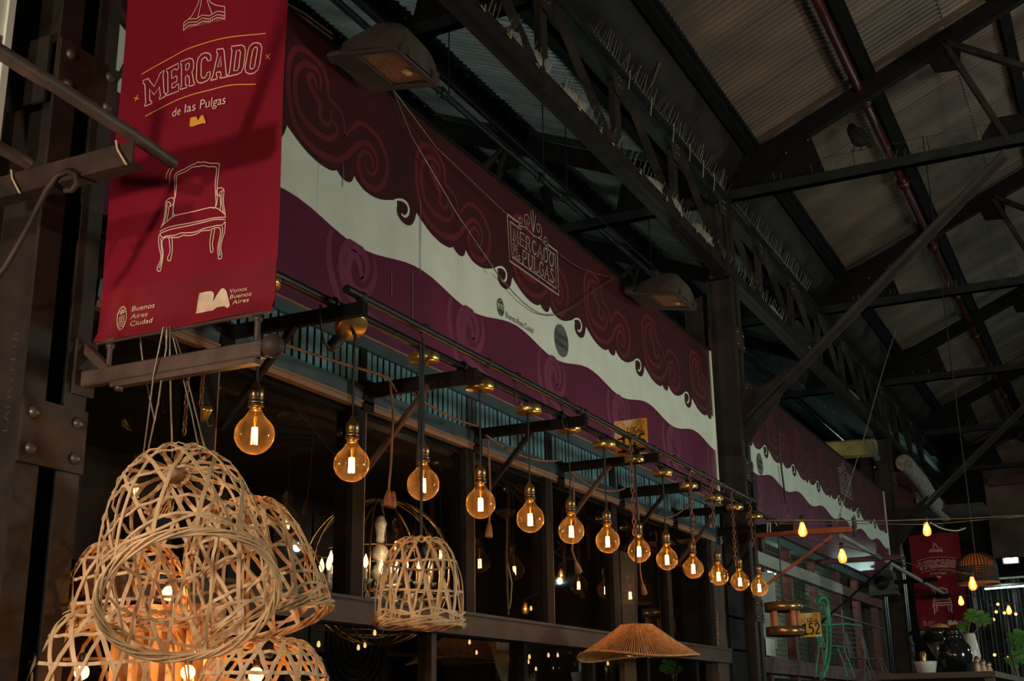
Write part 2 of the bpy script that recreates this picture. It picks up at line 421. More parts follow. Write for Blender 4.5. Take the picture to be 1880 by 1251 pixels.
# purlins
for side, ys in ((1, (2.50, 1.42, .28, -.85, -2.0)), (-1, (3.25, 4.80, 5.90, 7.0, 8.1))):
    for i, y in enumerate(ys):
        d = .12 if side > 0 else .20; wd = .085
        z = zroof(y, side)-.02
        mb = MB()
        mb.box((2.6, y-.008, z-d), (29, y+.008, z)); mb.box((2.6, y-wd/2, z-d-.012), (29, y+wd/2, z-d)); mb.box((2.6, y-wd/2, z-.012), (29, y+wd/2, z))
        lab = ('dark steel roof purlin %s from the valley gutter under the %s roof slope' % (['nearest to', 'second', 'third', 'fourth', 'fifth'][i], 'brown' if side > 0 else 'grey')).replace('nearest to from', 'nearest')
        solo('roof_purlin', mb, 'purlin', lab, 'purlin', 'roof purlins')
# valley gutter
g = thing('valley_gutter', 'wide brown sheet metal valley gutter between the two roof slopes above the lattice girder', 'gutter', (14, MID, 6.2))
prof = [(2.56, 6.50), (2.585, 6.40), (2.66, 6.27), (2.76, 6.21), (2.86, 6.20), (2.96, 6.21), (3.06, 6.27), (3.135, 6.40), (3.16, 6.50)]
for i in range(24):
    x0 = 4.35+i*.75; mb = MB(); vs = []; fs = []
    for x, e in ((x0, 0), (x0+.03, .008), (x0+.72, .008), (x0+.75, 0)):
        for y, z in prof: vs.append((x, y, z+(e if e else -.006)))
    n = len(prof)
    for a in range(3):
        for b in range(n-1): fs.append((a*n+b, a*n+b+1, (a+1)*n+b+1, (a+1)*n+b))
    mb.add(vs, fs, True); part('gutter_sheet', mb, 'gutter', g)
mb = MB(); mb.tube([(7.9+.02*i, 2.62+.022*i, 6.245-.012*i+.012*abs(i-5)) for i in range(11)], .012, 5)
solo('gutter_seam_drip', mb, 'arm_brown', 'rusty crusted seam running across the valley gutter sheets', 'stain')

# ------------------------------------------------------------------ steel columns
COLX = [2.42, 9.91, 17.40]
zt = [P(31, 722, Y=YC-.01).z, P(32, 846, Y=YC-.01).z]; zu = [P(103, 69, Y=YC-.01).z, P(103, 160, Y=YC-.01).z]
step = (sum(zu)-sum(zt))/2; hb = zt[0]-zt[1]; zc = (zt[0]+zt[1])/2
cl = ['nearest riveted double steel column at the left edge beside the red banner', 'riveted double steel column at the end of the lit lamp row', 'farthest riveted double steel column carrying the distant red banner']
for k, X0 in enumerate(COLX):
    c = thing('steel_column', cl[k], 'column', (X0+.125, MID, 0), 'steel columns of the hall')
    for j, xb in enumerate((X0, X0+.155)):
        mb = MB(); mb.box((xb, YC, 0), (xb+.085, YC+.013, 5.25)); mb.box((xb, YC+.207, 0), (xb+.085, YC+.22, 5.25)); mb.box((xb+.0375, YC+.013, 0), (xb+.0475, YC+.207, 5.25))
        part('beam', mb, 'column_paint', c)
    for xb in (X0, X0+.155):
        mb = MB().box((xb, YC+.27, 0), (xb+.085, YC+.283, 5.12)); mb.box((xb, YC+.42, 0), (xb+.085, YC+.433, 5.12)); mb.box((xb+.0375, YC+.283, 0), (xb+.0475, YC+.42, 5.12)); part('rear_beam', mb, 'column_paint', c)
    n0 = int(math.floor((zc-.3)/step))
    for q in range(-n0, 12):
        z = zc+q*step
        if z > 5.05: break
        mb = MB(); mb.prism([(X0-.002, z-hb/2), (X0+.242, z-hb/2), (X0+.242, z+hb/2), (X0-.002, z+hb/2)], lambda x, zz: Vector((x, YC-.012, zz)), lambda x, zz: Vector((x, YC-.0005, zz)))
        b = part('batten_plate', mb, 'steel_rust', c)
        rv = MB()
        for xx in (X0+.035, X0+.202):
            for dz in (-.28, .28): rv.lathe([(.019, 0), (.018, .006), (.013, .013), (.006, .016), (1e-6, .017)], (xx, YC-.012, z+dz*hb), 10, Matrix.Rotation(PI/2, 3, 'X'))
        part('rivet', rv, 'rivet', b)
        mb = MB().box((X0-.002, YC+.2205, z-hb/2), (X0+.242, YC+.232, z+hb/2)); part('batten_plate', mb, 'steel_rust', c)
    if k == 0:
        zp = [P(60, 75, X=X0-.01).z, P(60, 190, X=X0-.01).z]; sp_ = part('side_plate', MB().box((X0-.012, YC+.03, zp[1]), (X0-.001, YC+.40, zp[0])), 'steel', c)
        rv = MB()
        for yy in (.12, .32): rv.lathe([(.022, 0), (.02, .01), (.012, .018), (1e-6, .02)], (X0-.012, YC+yy, (zp[0]+zp[1])/2+.03), 10, Matrix.Rotation(-PI/2, 3, 'Y'))
        part('rivet', rv, 'rivet', sp_)
        mb = MB(); a = P(15, 792, X=X0+.0365); e = P(25, 640, X=X0+.0365)
        text(mb, 'LAEB PN 18', lambda y, z: Vector((X0+.0362, y, z)), (a.y, a.z), (a.y, a.z+.30), (.024, 0))
        part('rolled_lettering', mb, 'rivet', c)
    if k == 1:
        mb = MB().box((X0+.17, YC-.02, 3.28), (X0+.30, YC-.013, 3.55)); part('junction_plate', mb, 'steel_green', c)

# ------------------------------------------------------------------ lattice girder along the columns
gd = thing('lattice_girder', 'long dark riveted lattice girder with bird spikes running along the column row', 'girder', (14, MID, 5.2))
x0, x1 = 3.5, 22.6
mb = MB(); mb.box((x0, YC, 5.262), (x1, YC+.012, 5.365)); mb.box((x0, YC+.012, 5.262), (x1, YC+.115, 5.274)); mb.box((x0, YC+.045, 5.256), (x1, YC+.05, 5.262)); part('bottom_chord', mb, 'steel_red', gd)
mb = MB(); mb.angle((x0, YC+.02, 5.93), (x1, YC+.02, 5.93), .09, .12, .012, flip=-1); mb.box((x0, YC+.02, 6.05), (x1, YC+.20, 6.062)); part('top_chord', mb, 'steel_green', gd)
mb = MB(); mb.box((x0, YC-.03, 5.99), (x1, YC+.02, 6.0)); part('chord_flange', mb, 'steel_green', gd)
xs = [6.17+1.24*i for i in range(-2, 13)]
for i, x in enumerate(xs):
    mb = MB(); mb.beam((x, YC+.06, 5.27), (x, YC+.06, 6.05), .10, .05, (0, 1, 0)); part('post', mb, 'steel', gd)
    gp = MB(); gp.prism([(x-.16, 6.05), (x+.16, 6.05), (x+.07, 5.82), (x-.07, 5.82)], lambda a, b: Vector((a, YC+.012, b)), lambda a, b: Vector((a, YC+.022, b))); gpo = part('gusset_plate', gp, 'steel', gd)
    rv = MB()
    for dx in (-.025, .025):
        for z in (5.9, 5.96, 6.02): rv.ball((x+dx, YC+.012, z), .012, 6, 4)
    part('rivet', rv, 'rivet', gpo)
    if i < len(xs)-1:
        a, b = ((x+.05, 5.98), (x+1.19, 5.25)) if x > 9.9 or i % 2 == 0 else ((x+.05, 5.98), (x+1.19, 5.25))
        mb = MB(); mb.angle((a[0], YC+.05, a[1]), (b[0], YC+.05, b[1]), .06, .06, .009); part('diagonal', mb, 'steel', gd)
for X0 in COLX:
    for xb in (X0, X0+.155):
        mb = MB().box((xb, YC+.013, 5.276), (xb+.085, YC+.03, 5.93)); mb.box((xb+.0375, YC+.03, 5.276), (xb+.0475, YC+.2, 6.04)); part('column_post', mb, 'column_paint', gd)
sp = MB()
def spikes(mb, p0, p1, n, h, r=.0022, lean=.5):
    p0, p1 = Vector(p0), Vector(p1)
    for i in range(n):
        p = p0+(p1-p0)*((i+random.random()*.5)/n)
        for s in (-1, 1):
            q = p+Vector((random.uniform(-.03, .05), s*h*lean*random.uniform(.5, 1), h*random.uniform(.75, 1.1)))
            mb.tube([p, q], [r, r*.6], 3)
spikes(sp, (5.4, YC+.05, 5.365), (12, YC+.05, 5.365), 120, .13)
spikes(sp, (6.9, YC+.0, 6.06), (13, YC+.0, 6.06), 110, .13)
part('bird_spikes', sp, 'spike', gd, kind='stuff')
for i, (x, z, l, lab) in enumerate(((5.75, 5.40, .5, 'nearest the top edge'), (6.5, 5.40, .34, 'second from the near end'), (8.05, 5.40, .75, 'beside the third post'), (9.1, 5.40, .5, 'close to the column'))):
    mb = MB(); n = 12
    mb.tube([(x+l*j/n, YC+.09+.01*math.sin(j*2.1), z+.05+.012*math.sin(j*1.3+i)) for j in range(n+1)], [.03]+[.066+.012*math.sin(j*1.9+i) for j in range(1, n)]+[.03], 10)
    solo('wrapped_bundle', mb, 'sleeve', 'pale wrapped cloth bundle lying on the girder bottom chord, '+lab, 'bundle', 'wrapped bundles on the girder')
for i, x in enumerate((5.3, 5.62, 6.0, 6.62, 6.98, 7.2, 7.72, 8.28, 8.62, 9.0, 9.25)):
    mb = MB(); mb.tube([(x, YC-.004, 5.38), (x-.012, YC-.006, 5.33), (x-.10, YC-.03, 5.31)], .004, 4); part('cable_tie', mb, 'tie', gd)
for i, x in enumerate((7.5, 7.95, 8.45, 8.85, 9.2, 9.5)):
    mb = MB(); mb.tube([(x, YC-.034, 6.06), (x-.01, YC-.035, 5.99), (x-.06, YC-.04, 5.88)], .004, 4); part('cable_tie', mb, 'tie_pale', gd)
for i, x in enumerate((11.5, 13.1, 15.2)):
    mb = MB(); n = 9; mb.tube([(x+.5*j/n, YC+.1, 5.43+.01*math.sin(j*2)) for j in range(n+1)], [.03]+[.06+.014*math.sin(j*2.3+i) for j in range(1, n)]+[.03], 8)
    solo('wrapped_bundle', mb, 'sleeve', 'pale wrapped bundle on the girder beyond the middle column, %s of three' % ordinal(i), 'bundle', 'wrapped bundles on the girder')

# ------------------------------------------------------------------ roof trusses both sides
XT = [6.32, 10.03, 13.74, 17.45, 21.16, 24.87]
def truss(X, side, lab, brace):
    f = (lambda y: y) if side > 0 else (lambda y: 2*MID-y)
    t = thing('roof_truss', lab, 'truss', (X, f(0), 6.05), 'steel roof trusses')
    rz = lambda y: zroof(y)-.22
    yend = -3.6
    mb = MB()
    for dx in (-.022, .022): mb.beam((X+dx, f(2.66), rz(2.66)), (X+dx, f(yend), rz(yend)), .03, .17, (0, 0, 1), .003)
    part('rafter', mb, 'bracket_black', t)
    mb = MB()
    for dx in (-.03, .03): mb.angle((X+dx, f(2.78), 6.0), (X+dx, f(yend), 6.0), .06, .10, .01, flip=(1 if dx*side > 0 else -1))
    part('bottom_chord', mb, 'steel_green', t)
    mb = MB(); mb.prism([(f(2.86), 6.0), (f(2.86), 6.16), (f(2.5), 6.47), (f(2.2), 6.56), (f(1.98), 6.5), (f(1.85), 6.0)], lambda y, z: Vector((X-.008, y, z)), lambda y, z: Vector((X+.008, y, z)))
    hg = part('heel_gusset', mb, 'bracket_black', t)
    rv = MB()
    for yy, zz in ((2.4, 6.3), (2.2, 6.36), (2.0, 6.44), (2.55, 6.06), (2.3, 6.06), (2.05, 6.06)): rv.ball((X-.008, f(yy), zz), .014, 6, 4)
    part('rivet', rv, 'rivet', hg)
    for ya, yb in ((.78, .38), (.78, -.75), (-1.1, -.75), (-1.1, -2.2)):
        mb = MB(); mb.beam((X, f(ya), rz(ya)), (X, f(yb), 6.05), .05, .075, (1, 0, 0)); part('web_strut', mb, 'steel', t)
    for yn in (.38, -.75):
        mb = MB(); mb.prism([(f(yn-.22), 6.0), (f(yn+.22), 6.0), (f(yn+.2), 6.14), (f(yn+.1), 6.28), (f(yn-.1), 6.28), (f(yn-.2), 6.14)], lambda y, z: Vector((X-.007, y, z)), lambda y, z: Vector((X+.007, y, z))); part('gusset_plate', mb, 'bracket_black', t)
    mb = MB(); mb.prism([(f(.62), rz(.62)), (f(.95), rz(.95)), (f(.88), rz(.95)-.2), (f(.68), rz(.95)-.22)], lambda y, z: Vector((X-.007, y, z)), lambda y, z: Vector((X+.007, y, z))); part('gusset_plate', mb, 'bracket_black', t)
    if brace:
        mb = MB(); mb.beam((X, f(2.72), 4.0), (X, f(.42), 5.97), .018, .125, (1, 0, 0), .003); mb.beam((X-.02, f(2.72), 3.935), (X-.02, f(.42), 5.905), .05, .012, (1, 0, 0), .002); part('knee_brace', mb, 'steel', t)
        mb = MB(); mb.prism([(f(2.76), 3.75), (f(2.76), 4.25), (f(2.55), 4.27), (f(2.3), 4.42), (f(2.45), 4.1)], lambda y, z: Vector((X-.01, y, z)), lambda y, z: Vector((X+.01, y, z))); part('brace_gusset', mb, 'steel', t)
    if side > 0 and X < 22:
        s = MB(); spikes(s, (X, 2.4, 6.10), (X, -.6, 6.10), 46, .085, .002, .15); part('bird_spikes', s, 'spike', t, kind='stuff')
    return t
wh = ['nearest', 'second', 'third', 'fourth', 'fifth', 'sixth']
for i, X in enumerate(XT):
    truss(X, 1, 'dark roof truss over the aisle, %s from the camera%s' % (wh[i], ', with a long knee brace' if i in (1, 3) else ''), i in (1, 3))
    if i < 4: truss(X, -1, 'dark roof truss over the stalls behind the sign boards, %s one from the camera' % wh[i], False)
# pipes under the roof
def pipe(y, dz, x0, x1, r, m, side, lab, nm='sprinkler_pipe'):
    t = thing(nm, lab, 'pipe', ((x0+x1)/2, y, zroof(y, side)+dz))
    z = zroof(y, side)+dz
    mb = MB(); mb.tube([(x0, y, z), (x1, y, z)], r, 10); part('pipe_run', mb, m, t)
    x = x0+1.2; 
    while x < x1:
        mb = MB(); mb.lathe([(r*1.1, -.05), (r*1.5, -.045), (r*1.5, .045), (r*1.1, .05)], (x, y, z), 10, Matrix.Rotation(PI/2, 3, 'Y')); part('coupling', mb, m, t)
        mb = MB(); mb.tube([(x+.4, y, z+r), (x+.4, y, zroof(y, side)-.02)], .006, 4); part('hanger', mb, 'spike', t)
        x += 2.0
pipe(1.51, -.2, 5, 27, .042, 'red_pipe', 1, 'dark red sprinkler pipe running the length of the brown roof slope')
pp = P(800, 160, Y=4.1); mb = MB(); zz = pp.z
t = thing('conduit_pipe', 'black pipe hanging under the grey roof above the sign boards', 'pipe', (12, 4.1, zz))
mb = MB().tube([(4, 4.1, zz), (24, 4.1, zz)], .026, 8); part('pipe_run', mb, 'pipe_black', t)
for x in (7.2, 8.9, 9.4, 11.6, 14):
    mb = MB().lathe([(.026, -.04), (.038, -.035), (.038, .035), (.026, .04)], (x, 4.1, zz), 8, Matrix.Rotation(PI/2, 3, 'Y')); part('coupling', mb, 'pipe_black', t)
    mb = MB().tube([(x+.1, 4.1, zz), (x+.1, 4.1, zroof(4.1, -1))], .006, 4); part('hanger', mb, 'cord_black', t)
mb = MB().tube([(4, 3.75, 5.86), (14, 3.8, 5.83), (22, 3.75, 5.86)], .007, 4)
solo('electric_cable', mb, 'cord_black', 'thin dark cable strung under the grey roof beside the conduit pipe', 'cable')
# hangers that carry the sign frame
for i, (x, y, lab) in enumerate(((10.0, 4.55, 'near'), (13.7, 4.55, 'far'))):
    mb = MB().beam((x, y, 6.5), (x-.06, y-.35, 4.6), .06, .14, (1, 0, 0)); solo('sign_hanger', mb, 'bracket_black', 'thick dark strut dropping behind the sign boards, %s one' % lab, 'strut', 'hangers behind the signs')

# ------------------------------------------------------------------ printed sign boards over the stalls
FY, FZ0, FZ1 = 2.83, 3.18, 4.45
PER = 1.035
Z2 = lambda x, y: (720+x/4.171, 240+y/4.171)
def fas(px, py): p = P(px, py, Y=FY); return (p.x, p.z)
edge = [fas(*Z2(*p)) for p in [(185,628),(240,712),(300,792),(370,860),(415,888),(440,897),(466,891)]]
e1 = smooth(edge, 3); e2 = smooth([fas(*Z2(*p)) for p in [(466,891),(485,925),(510,953),(535,964),(552,950),(563,915)]], 3)
e3 = smooth([fas(*Z2(*p)) for p in [(563,915),(580,950),(620,1005),(670,1042),(715,1057),(760,1056),(800,1049)]], 3)
e4 = smooth([fas(*Z2(*p)) for p in [(806,1056),(808,1085),(806,1115),(813,1150),(835,1190),(868,1214),(895,1205),(910,1170)]], 3)
EDGE = e1[:-1]+e2[:-1]+e3+e4
hook = smooth([fas(*Z2(*p)) for p in [(790,1052),(830,1046),(860,1066),(873,1105),(868,1140),(850,1157),(833,1140)]], 3)
sw = [smooth([fas(*Z2(*q)) for q in pts], 3) for pts in (
 [(500,660),(498,580),(480,510),(445,455),(408,415),(402,360),(393,290),(365,210),(310,145),(250,107),(213,120),(190,175),(180,280),(185,400),(200,510),(230,620),(280,705),(350,778),(420,815),(470,820),(520,785),(560,725),(600,690),(645,700),(678,760),(688,830),(675,880),(650,895),(625,860),(620,820)],
 [(432,560),(460,610),(455,655),(420,688),(370,668),(300,610),(250,530),(225,430),(218,330),(230,250),(265,205),(310,215),(345,250),(362,310),(352,375)],
 [(352,375),(335,345),(325,290),(305,275),(292,310),(315,370),(345,430),(365,480),(358,525),(380,578),(408,592),(422,565),(425,490)],
 [(500,665),(540,600),(580,562),(630,580),(690,650),(732,750),(745,840),(732,930),(695,988),(650,982),(605,930),(582,850),(588,785),(612,748),(642,760),(662,800),(660,845)])]
Z4 = lambda x, y: fas(560+x/3.91, 400+y/3.91)
pw = [smooth([Z4(*q) for q in pts], 3) for pts in (
 [(200,75),(172,140),(165,260),(185,400),(215,510),(240,600),(290,720),(370,850)],
 [(640,840),(500,730),(400,650),(320,560),(275,460),(258,340),(270,240),(320,188),(380,205),(425,270),(445,350),(435,420),(402,450)],
 [(460,225),(485,270),(500,350),(500,430),(470,510),(420,545),(360,520),(320,450),(305,360),(325,275),(355,265),(385,320),(400,400),(410,440)])]
wave = lambda x: 3.625+.033*math.cos(2*PI*(x-4.75)/PER)+.006*(x-5)
def signboard(xa, xb, s0, lab, n):
    """s0: shift of the print against the first board"""
    r = thing('sign_board', lab, 'sign', ((xa+xb)/2, FY, FZ0), 'printed sign boards over the stalls')
    x = xa; k = 0; pws = 1.22
    while x < xb-.01:
        e = min(x+pws, xb); mb = MB().box((x+.0015, FY, FZ0), (e-.0015, FY+.022, FZ1)); part('sign_panel', mb, 'sign_white', r); x = e; k += 1
    mb = MB().box((xa, FY-.006, FZ1), (xb, FY+.03, FZ1+.02)); part('top_trim', mb, 'frame_dark', r)
    mb = MB().box((xb, FY-.012, FZ0), (xb+.025, FY+.03, FZ1)); part('end_trim', mb, 'sign_white', r)
    L = lambda d: (lambda a, b: Vector((a, FY-d, b)))
    # dark red valance
    pts = []
    k0 = int(math.floor((xa-s0-EDGE[0][0])/PER))-1
    for k in range(k0, k0+12):
        for a, b in EDGE: pts.append((a+s0+k*PER, b))
    pts = [p for p in pts if xa <= p[0] <= xb]
    part('valance_print', MB().flat([(xb, FZ1), (xa, FZ1), (xa, pts[0][1])]+pts+[(xb, pts[-1][1])], L(.0012)), 'valance', r)
    m2 = 80; wv = [(xa+(xb-xa)*i/m2, wave(xa+(xb-xa)*i/m2-s0)) for i in range(m2+1)]
    part('wave_print', MB().flat([(xa, FZ0)]+[(xb, FZ0)]+wv[::-1], L(.0012)), 'purple', r)
    for k in range(k0, k0+12):
        dx = s0+k*PER
        ok = lambda pp: all(xa+.01 < p[0]+dx < xb-.01 for p in pp)
        def clip(pp): return [(p[0]+dx, p[1]) for p in pp if xa+.01 < p[0]+dx < xb-.01]
        if ok(hook): part('hook_print', MB().stroke([(p[0]+dx, p[1]) for p in hook], .017, L(.002), taper=True), 'sign_white', r)
        for pp in sw:
            q = clip(pp)
            if len(q) > 3 and len(q) > .6*len(pp): part('valance_swirl', MB().stroke(q, .034, L(.002), taper=True), 'valance_swirl', r)
        for pp in pw:
            q = [p for p in clip(pp) if p[1] > FZ0+.01 and p[1] < wave(p[0]-s0)-.008]
            if len(q) > 3: part('wave_swirl', MB().stroke(q, .05, L(.002), taper=True), 'purple_swirl', r)
    return r, L
def emblem(mb, f, c, a, b, wd):
    """round city emblem: ring, palm crown, water lines"""
    el = [(c[0]+a*math.cos(t*PI/14), c[1]+b*math.sin(t*PI/14)) for t in range(28)]
    mb.stroke(el, wd, f, True)
    for i in range(7):
        t = PI*(.12+.76*i/6); mb.stroke([(c[0]+a*.25*math.cos(t), c[1]+b*.35+b*.1*math.sin(t)), (c[0]+a*.72*math.cos(t), c[1]+b*.35+b*.48*math.sin(t))], wd*.7, f)
    mb.stroke([(c[0], c[1]+b*.35), (c[0], c[1]-b*.35)], wd, f)
    for s in (-1, 1):
        for q in (.3, .55): mb.stroke([(c[0]+s*a*q, c[1]+b*.2), (c[0]+s*a*q*1.05, c[1]-b*.3)], wd*.7, f)
    for q in (.4, .58, .76):
        h = a*math.sqrt(max(0, 1-q*q)); mb.stroke([(c[0]-h*.95, c[1]-b*q), (c[0], c[1]-b*(q-.05)), (c[0]+h*.95, c[1]-b*q)], wd*.8, f)
def logos(r, L, dx, small=False):
    Z3 = lambda x, y: (lambda p: (p[0]+dx, p[1]))(fas(915+x/6.585, 370+y/6.585))
    f = L(.004)
    mb = MB()
    q = [Z3(*p) for p in ((100,155),(705,610),(722,1135),(128,720))]
    wd = .011
    def lerp(a, b, t): return (a[0]+(b[0]-a[0])*t, a[1]+(b[1]-a[1])*t)
    for inset in (0, .032):
        c = (sum(p[0] for p in q)/4, sum(p[1] for p in q)/4)
        u = [(p[0]+(inset if p[0] < c[0] else -inset), p[1]+(inset if p[1] < c[1] else -inset)) for p in q]
        mb.stroke([u[0], u[3], u[2], u[1]], wd*(1 if inset == 0 else .7), f)
        mb.stroke([u[0], lerp(u[0], u[1], .24)], wd*(1 if inset == 0 else .7), f); mb.stroke([lerp(u[0], u[1], .78), u[1]], wd*(1 if inset == 0 else .7), f)
    t = lerp(q[0], q[1], .5); tx, tz = t
    for s in (-1, 1):                       # scrolled crown of the frame
        sp_ = lambda cx, cz, r0, turns: [(tx+s*(cx+r0*(1-i/26)*math.cos(-PI*.5+i/26*turns*2*PI)), tz+cz+r0*(1-i/26)*math.sin(-PI*.5+i/26*turns*2*PI)) for i in range(24)]
        mb.stroke(sp_(.165, .015, .035, 1.4), .006, f); mb.stroke(sp_(.075, .055, .05, 1.6), .006, f)
        mb.stroke([(tx+s*.0, tz+.0), (tx+s*.02, tz+.06), (tx+s*.035, tz+.13)], .006, f); mb.stroke([(tx+s*.0, tz-.01), (tx+s*.11, tz+.002), (tx+s*.2, tz-.02)], .006, f)
    mb.stroke([(tx, tz-.02), (tx, tz+.15)], .010, f, taper=True)
    caps(mb, 'MERCADO', f, Z3(165,310), Z3(165,465), Z3(668,642), Z3(668,803), .009)
    caps(mb, 'DE', f, Z3(166,500), Z3(166,585), Z3(236,545), Z3(236,630), .006)
    caps(mb, 'LAS', f, Z3(166,608), Z3(166,668), Z3(260,662), Z3(260,722), .006)
    caps(mb, 'PULGAS', f, Z3(275,580), Z3(275,745), Z3(675,842), Z3(675,1003), .009)
    part('market_logo', mb, 'logo_cream', r)
    mb = MB(); a, b = fas(928, 579), fas(978, 602)
    text(mb, 'Buenos Aires Ciudad', f, (a[0]+dx, a[1]-.012), (b[0]+dx, a[1]-.012), (0, .036)); c = fas(919, 565)
    emblem(mb, f, (c[0]+dx-.005, c[1]+.0), .037, .046, .007); part('city_logo', mb, 'ink', r)
    mb = MB(); c = (6.40+dx, 3.737); mb.flat([(c[0]+.1*math.cos(i*PI/16), c[1]+.1*math.sin(i*PI/16)) for i in range(32)], L(.004)); part('round_logo', mb, 'ink_grey', r)
    mb = MB(); text(mb, 'Espacio', L(.0055), (c[0]-.085, c[1]+.012), (c[0]+.085, c[1]+.012), (0, .04)); text(mb, 'Público', L(.0055), (c[0]-.085, c[1]-.042), (c[0]+.075, c[1]-.042), (0, .04)); part('round_logo_words', mb, 'ink', r)
s1, L1 = signboard(2.69, 9.385, 0., 'printed dark red and purple sign board above the lamp stall', 0)
logos(s1, L1, 0.)
a = fas(211, 140); mb = MB(); text(mb, 'Aires Ciudad', L1(.004), (a[0], a[1]-.02), (a[0]+.62, a[1]-.02), (0, .09)); part('city_logo', mb, 'ink', s1)
sc2 = 10.951-(4.597+6*PER)
s2, L2 = signboard(10.14, 17.0, 10.951-4.597-6*PER+0.0, 'printed sign board farther along, above the stall with mesh walls', 1)
logos(s2, L2, 4.32); logos(s2, L2, 8.44)
signboard(-1.0, 2.275, -.1, 'cut off printed sign board at the far left beyond the near column', 2)
b = MB()
for (xx, y0_, y1_) in ((770, 365, 480), (770, 480, 505), (717, 500, 545), (756, 500, 590), (628, 300, 345)):
    p0, p1 = fas(xx, y0_), fas(xx, y1_); b.stroke([p0, ((p0[0]+p1[0])/2+.003, (p0[1]+p1[1])/2), p1], .006, L1(.005), taper=True)
part('paint_scratches', b, 'spike', s1)

# ------------------------------------------------------------------ lamp stall front: frame, louvres, glass
SY = 2.83
sf = thing('storefront_frame', 'dark metal frame of the lamp stall under the teal louvres', 'shop front', (6.1, SY, 0))
XR = [3.355, 4.32, 5.30, 6.22, 7.187, 8.17, 9.10]
for x in XR:
    mb = MB().box((x-.09, SY, 2.07), (x-.004, SY+.09, 2.9)); part('mullion', mb, 'frame_dark', sf)
    mb = MB().box((x-.004, SY+.004, 2.07), (x+.008, SY+.085, 2.9)); part('glazing_bead', mb, 'bead_lit', sf)
mb = MB().box((2.76, SY-.03, 1.968), (9.38, SY+.10, 2.068)); mb.box((2.76, SY-.04, 2.06), (9.38, SY+.1, 2.074)); part('sill_beam', mb, 'frame_bronze', sf)
mb = MB().box((2.74, SY-.005, 2.872), (9.4, SY+.05, 2.893)); mb.box((2.74, SY-.012, 2.893), (9.4, SY+.05, 2.903)); part('head_trim', mb, 'lip_wood', sf)
mb = MB().box((2.74, SY+.03, 2.84), (9.4, SY+.1, 2.885)); part('head_rail', mb, 'frame_dark', sf)
for x in (3.30, 3.88, 4.955, 5.9, 6.8, 7.70, 8.7, 9.3):
    mb = MB().box((x-.045, SY+.015, .3), (x, SY+.09, 1.968)); part('lower_mullion', mb, 'frame_bronze' if x == 4.955 else 'frame_dark', sf)
mb = MB().box((2.76, SY, 0), (9.38, SY+.1, .32)); part('plinth', mb, 'frame_dark', sf)
mb = MB().box((9.12, SY+.0, 1.0), (9.40, SY+.09, 2.9)); part('end_panel', mb, 'frame_bronze', sf)
for i, z in enumerate((1.95, 2.2, 2.45, 2.7)):
    mb = MB().box((9.41, SY-.02, z-.12), (9.86, SY+.05, z+.11)); part('end_board', mb, 'frame_dark', sf)
lv = thing('louvre_band', 'band of upright teal slats below the purple sign board', 'louvre', (6.1, SY, 2.9))
mb = MB(); mb.add([(2.74, SY-.005, 2.903), (9.4, SY-.005, 2.903), (9.4, SY-.012, 2.966), (2.74, SY-.012, 2.966), (2.74, SY+.03, 2.903), (9.4, SY+.03, 2.903), (9.4, SY+.03, 2.966), (2.74, SY+.03, 2.966)], [(0,1,2,3),(5,4,7,6),(3,2,6,7),(1,0,4,5)]); part('bottom_rail', mb, 'frame_teal', lv)
mb = MB().box((2.74, SY-.02, 3.128), (9.4, SY+.03, 3.18)); part('top_rail', mb, 'frame_teal', lv)
mb = MB().box((2.74, SY+.045, 2.90), (9.4, SY+.06, 3.18)); part('backing', mb, 'frame_dark', lv)
mb = MB().box((2.74, SY-.03, 3.176), (9.4, SY+.03, 3.184)); part('drip_edge', mb, 'lip_wood', lv)
slat = None; nsl = 0; x = 2.78
while x < 9.38:
    if min(abs(x-(r-.05)) for r in XR) > .045:
        if slat is None:
            mb = MB().box((2.78, SY, 2.966), (2.812, SY+.004, 3.128)); slat = part('slat', mb, 'louver_teal', lv); base = slat.location.copy()
        else: again(slat, lv, (x-2.78, random.uniform(-.003, .003), 0), (0, 0, random.uniform(-.05, .05)*0))
        nsl += 1
    else:
        mb = MB().box((x, SY-.002, 2.966), (x+.04, SY+.03, 3.128)); part('louvre_post', mb, 'frame_dark' if nsl % 2 else 'frame_teal', lv)
    x += .048
# glass panes
xe = [2.77]+XR
for i in range(len(XR)):
    mb = MB().box((xe[i]+.008, SY+.030, 2.07), (XR[i]-.09, SY+.034, 2.87))
    mb = MB(); a, b, y, z0, z1 = xe[i]+.006, XR[i]-.088, SY+.03, 2.066, 2.88
    mb.add([(a, y, z0), (b, y, z0), (b, y, z1), (a, y, z1)], [(0, 1, 2, 3)]); struct('window_%d' % (i+1), mb, 'window_glass')
lx = [2.78, 3.30, 3.88, 4.955, 5.9, 6.8, 7.70, 8.7, 9.3]
for i in range(len(lx)-1):
    a, b = lx[i]+.0, lx[i+1]-.045; mb = MB().add([(a, SY+.05, .32), (b, SY+.05, .32), (b, SY+.05, 1.97), (a, SY+.05, 1.97)], [(0, 1, 2, 3)]); struct('window_%d' % (i+8), mb, 'window_glass')
# shop room
rm = thing('wall_shop', None, None, (6, 5.4, 0), kind='structure')
part('back_panel', MB().box((2.6, 5.5, 0), (9.6, 5.6, 3.3)), 'inside', rm); part('side_panel', MB().box((2.58, 2.95, 0), (2.68, 5.5, 3.3)), 'inside', rm); part('side_panel', MB().box((9.5, 2.95, 0), (9.6, 5.5, 3.3)), 'inside', rm)
part('shop_ceiling', MB().box((2.6, 2.95, 3.2), (9.6, 5.6, 3.3)), 'inside', rm)
for i in range(14):
    part('wall_board', MB().box((2.75+i*.49, 5.46, .1), (3.21+i*.49, 5.5, 3.1)), 'box_dark', rm)

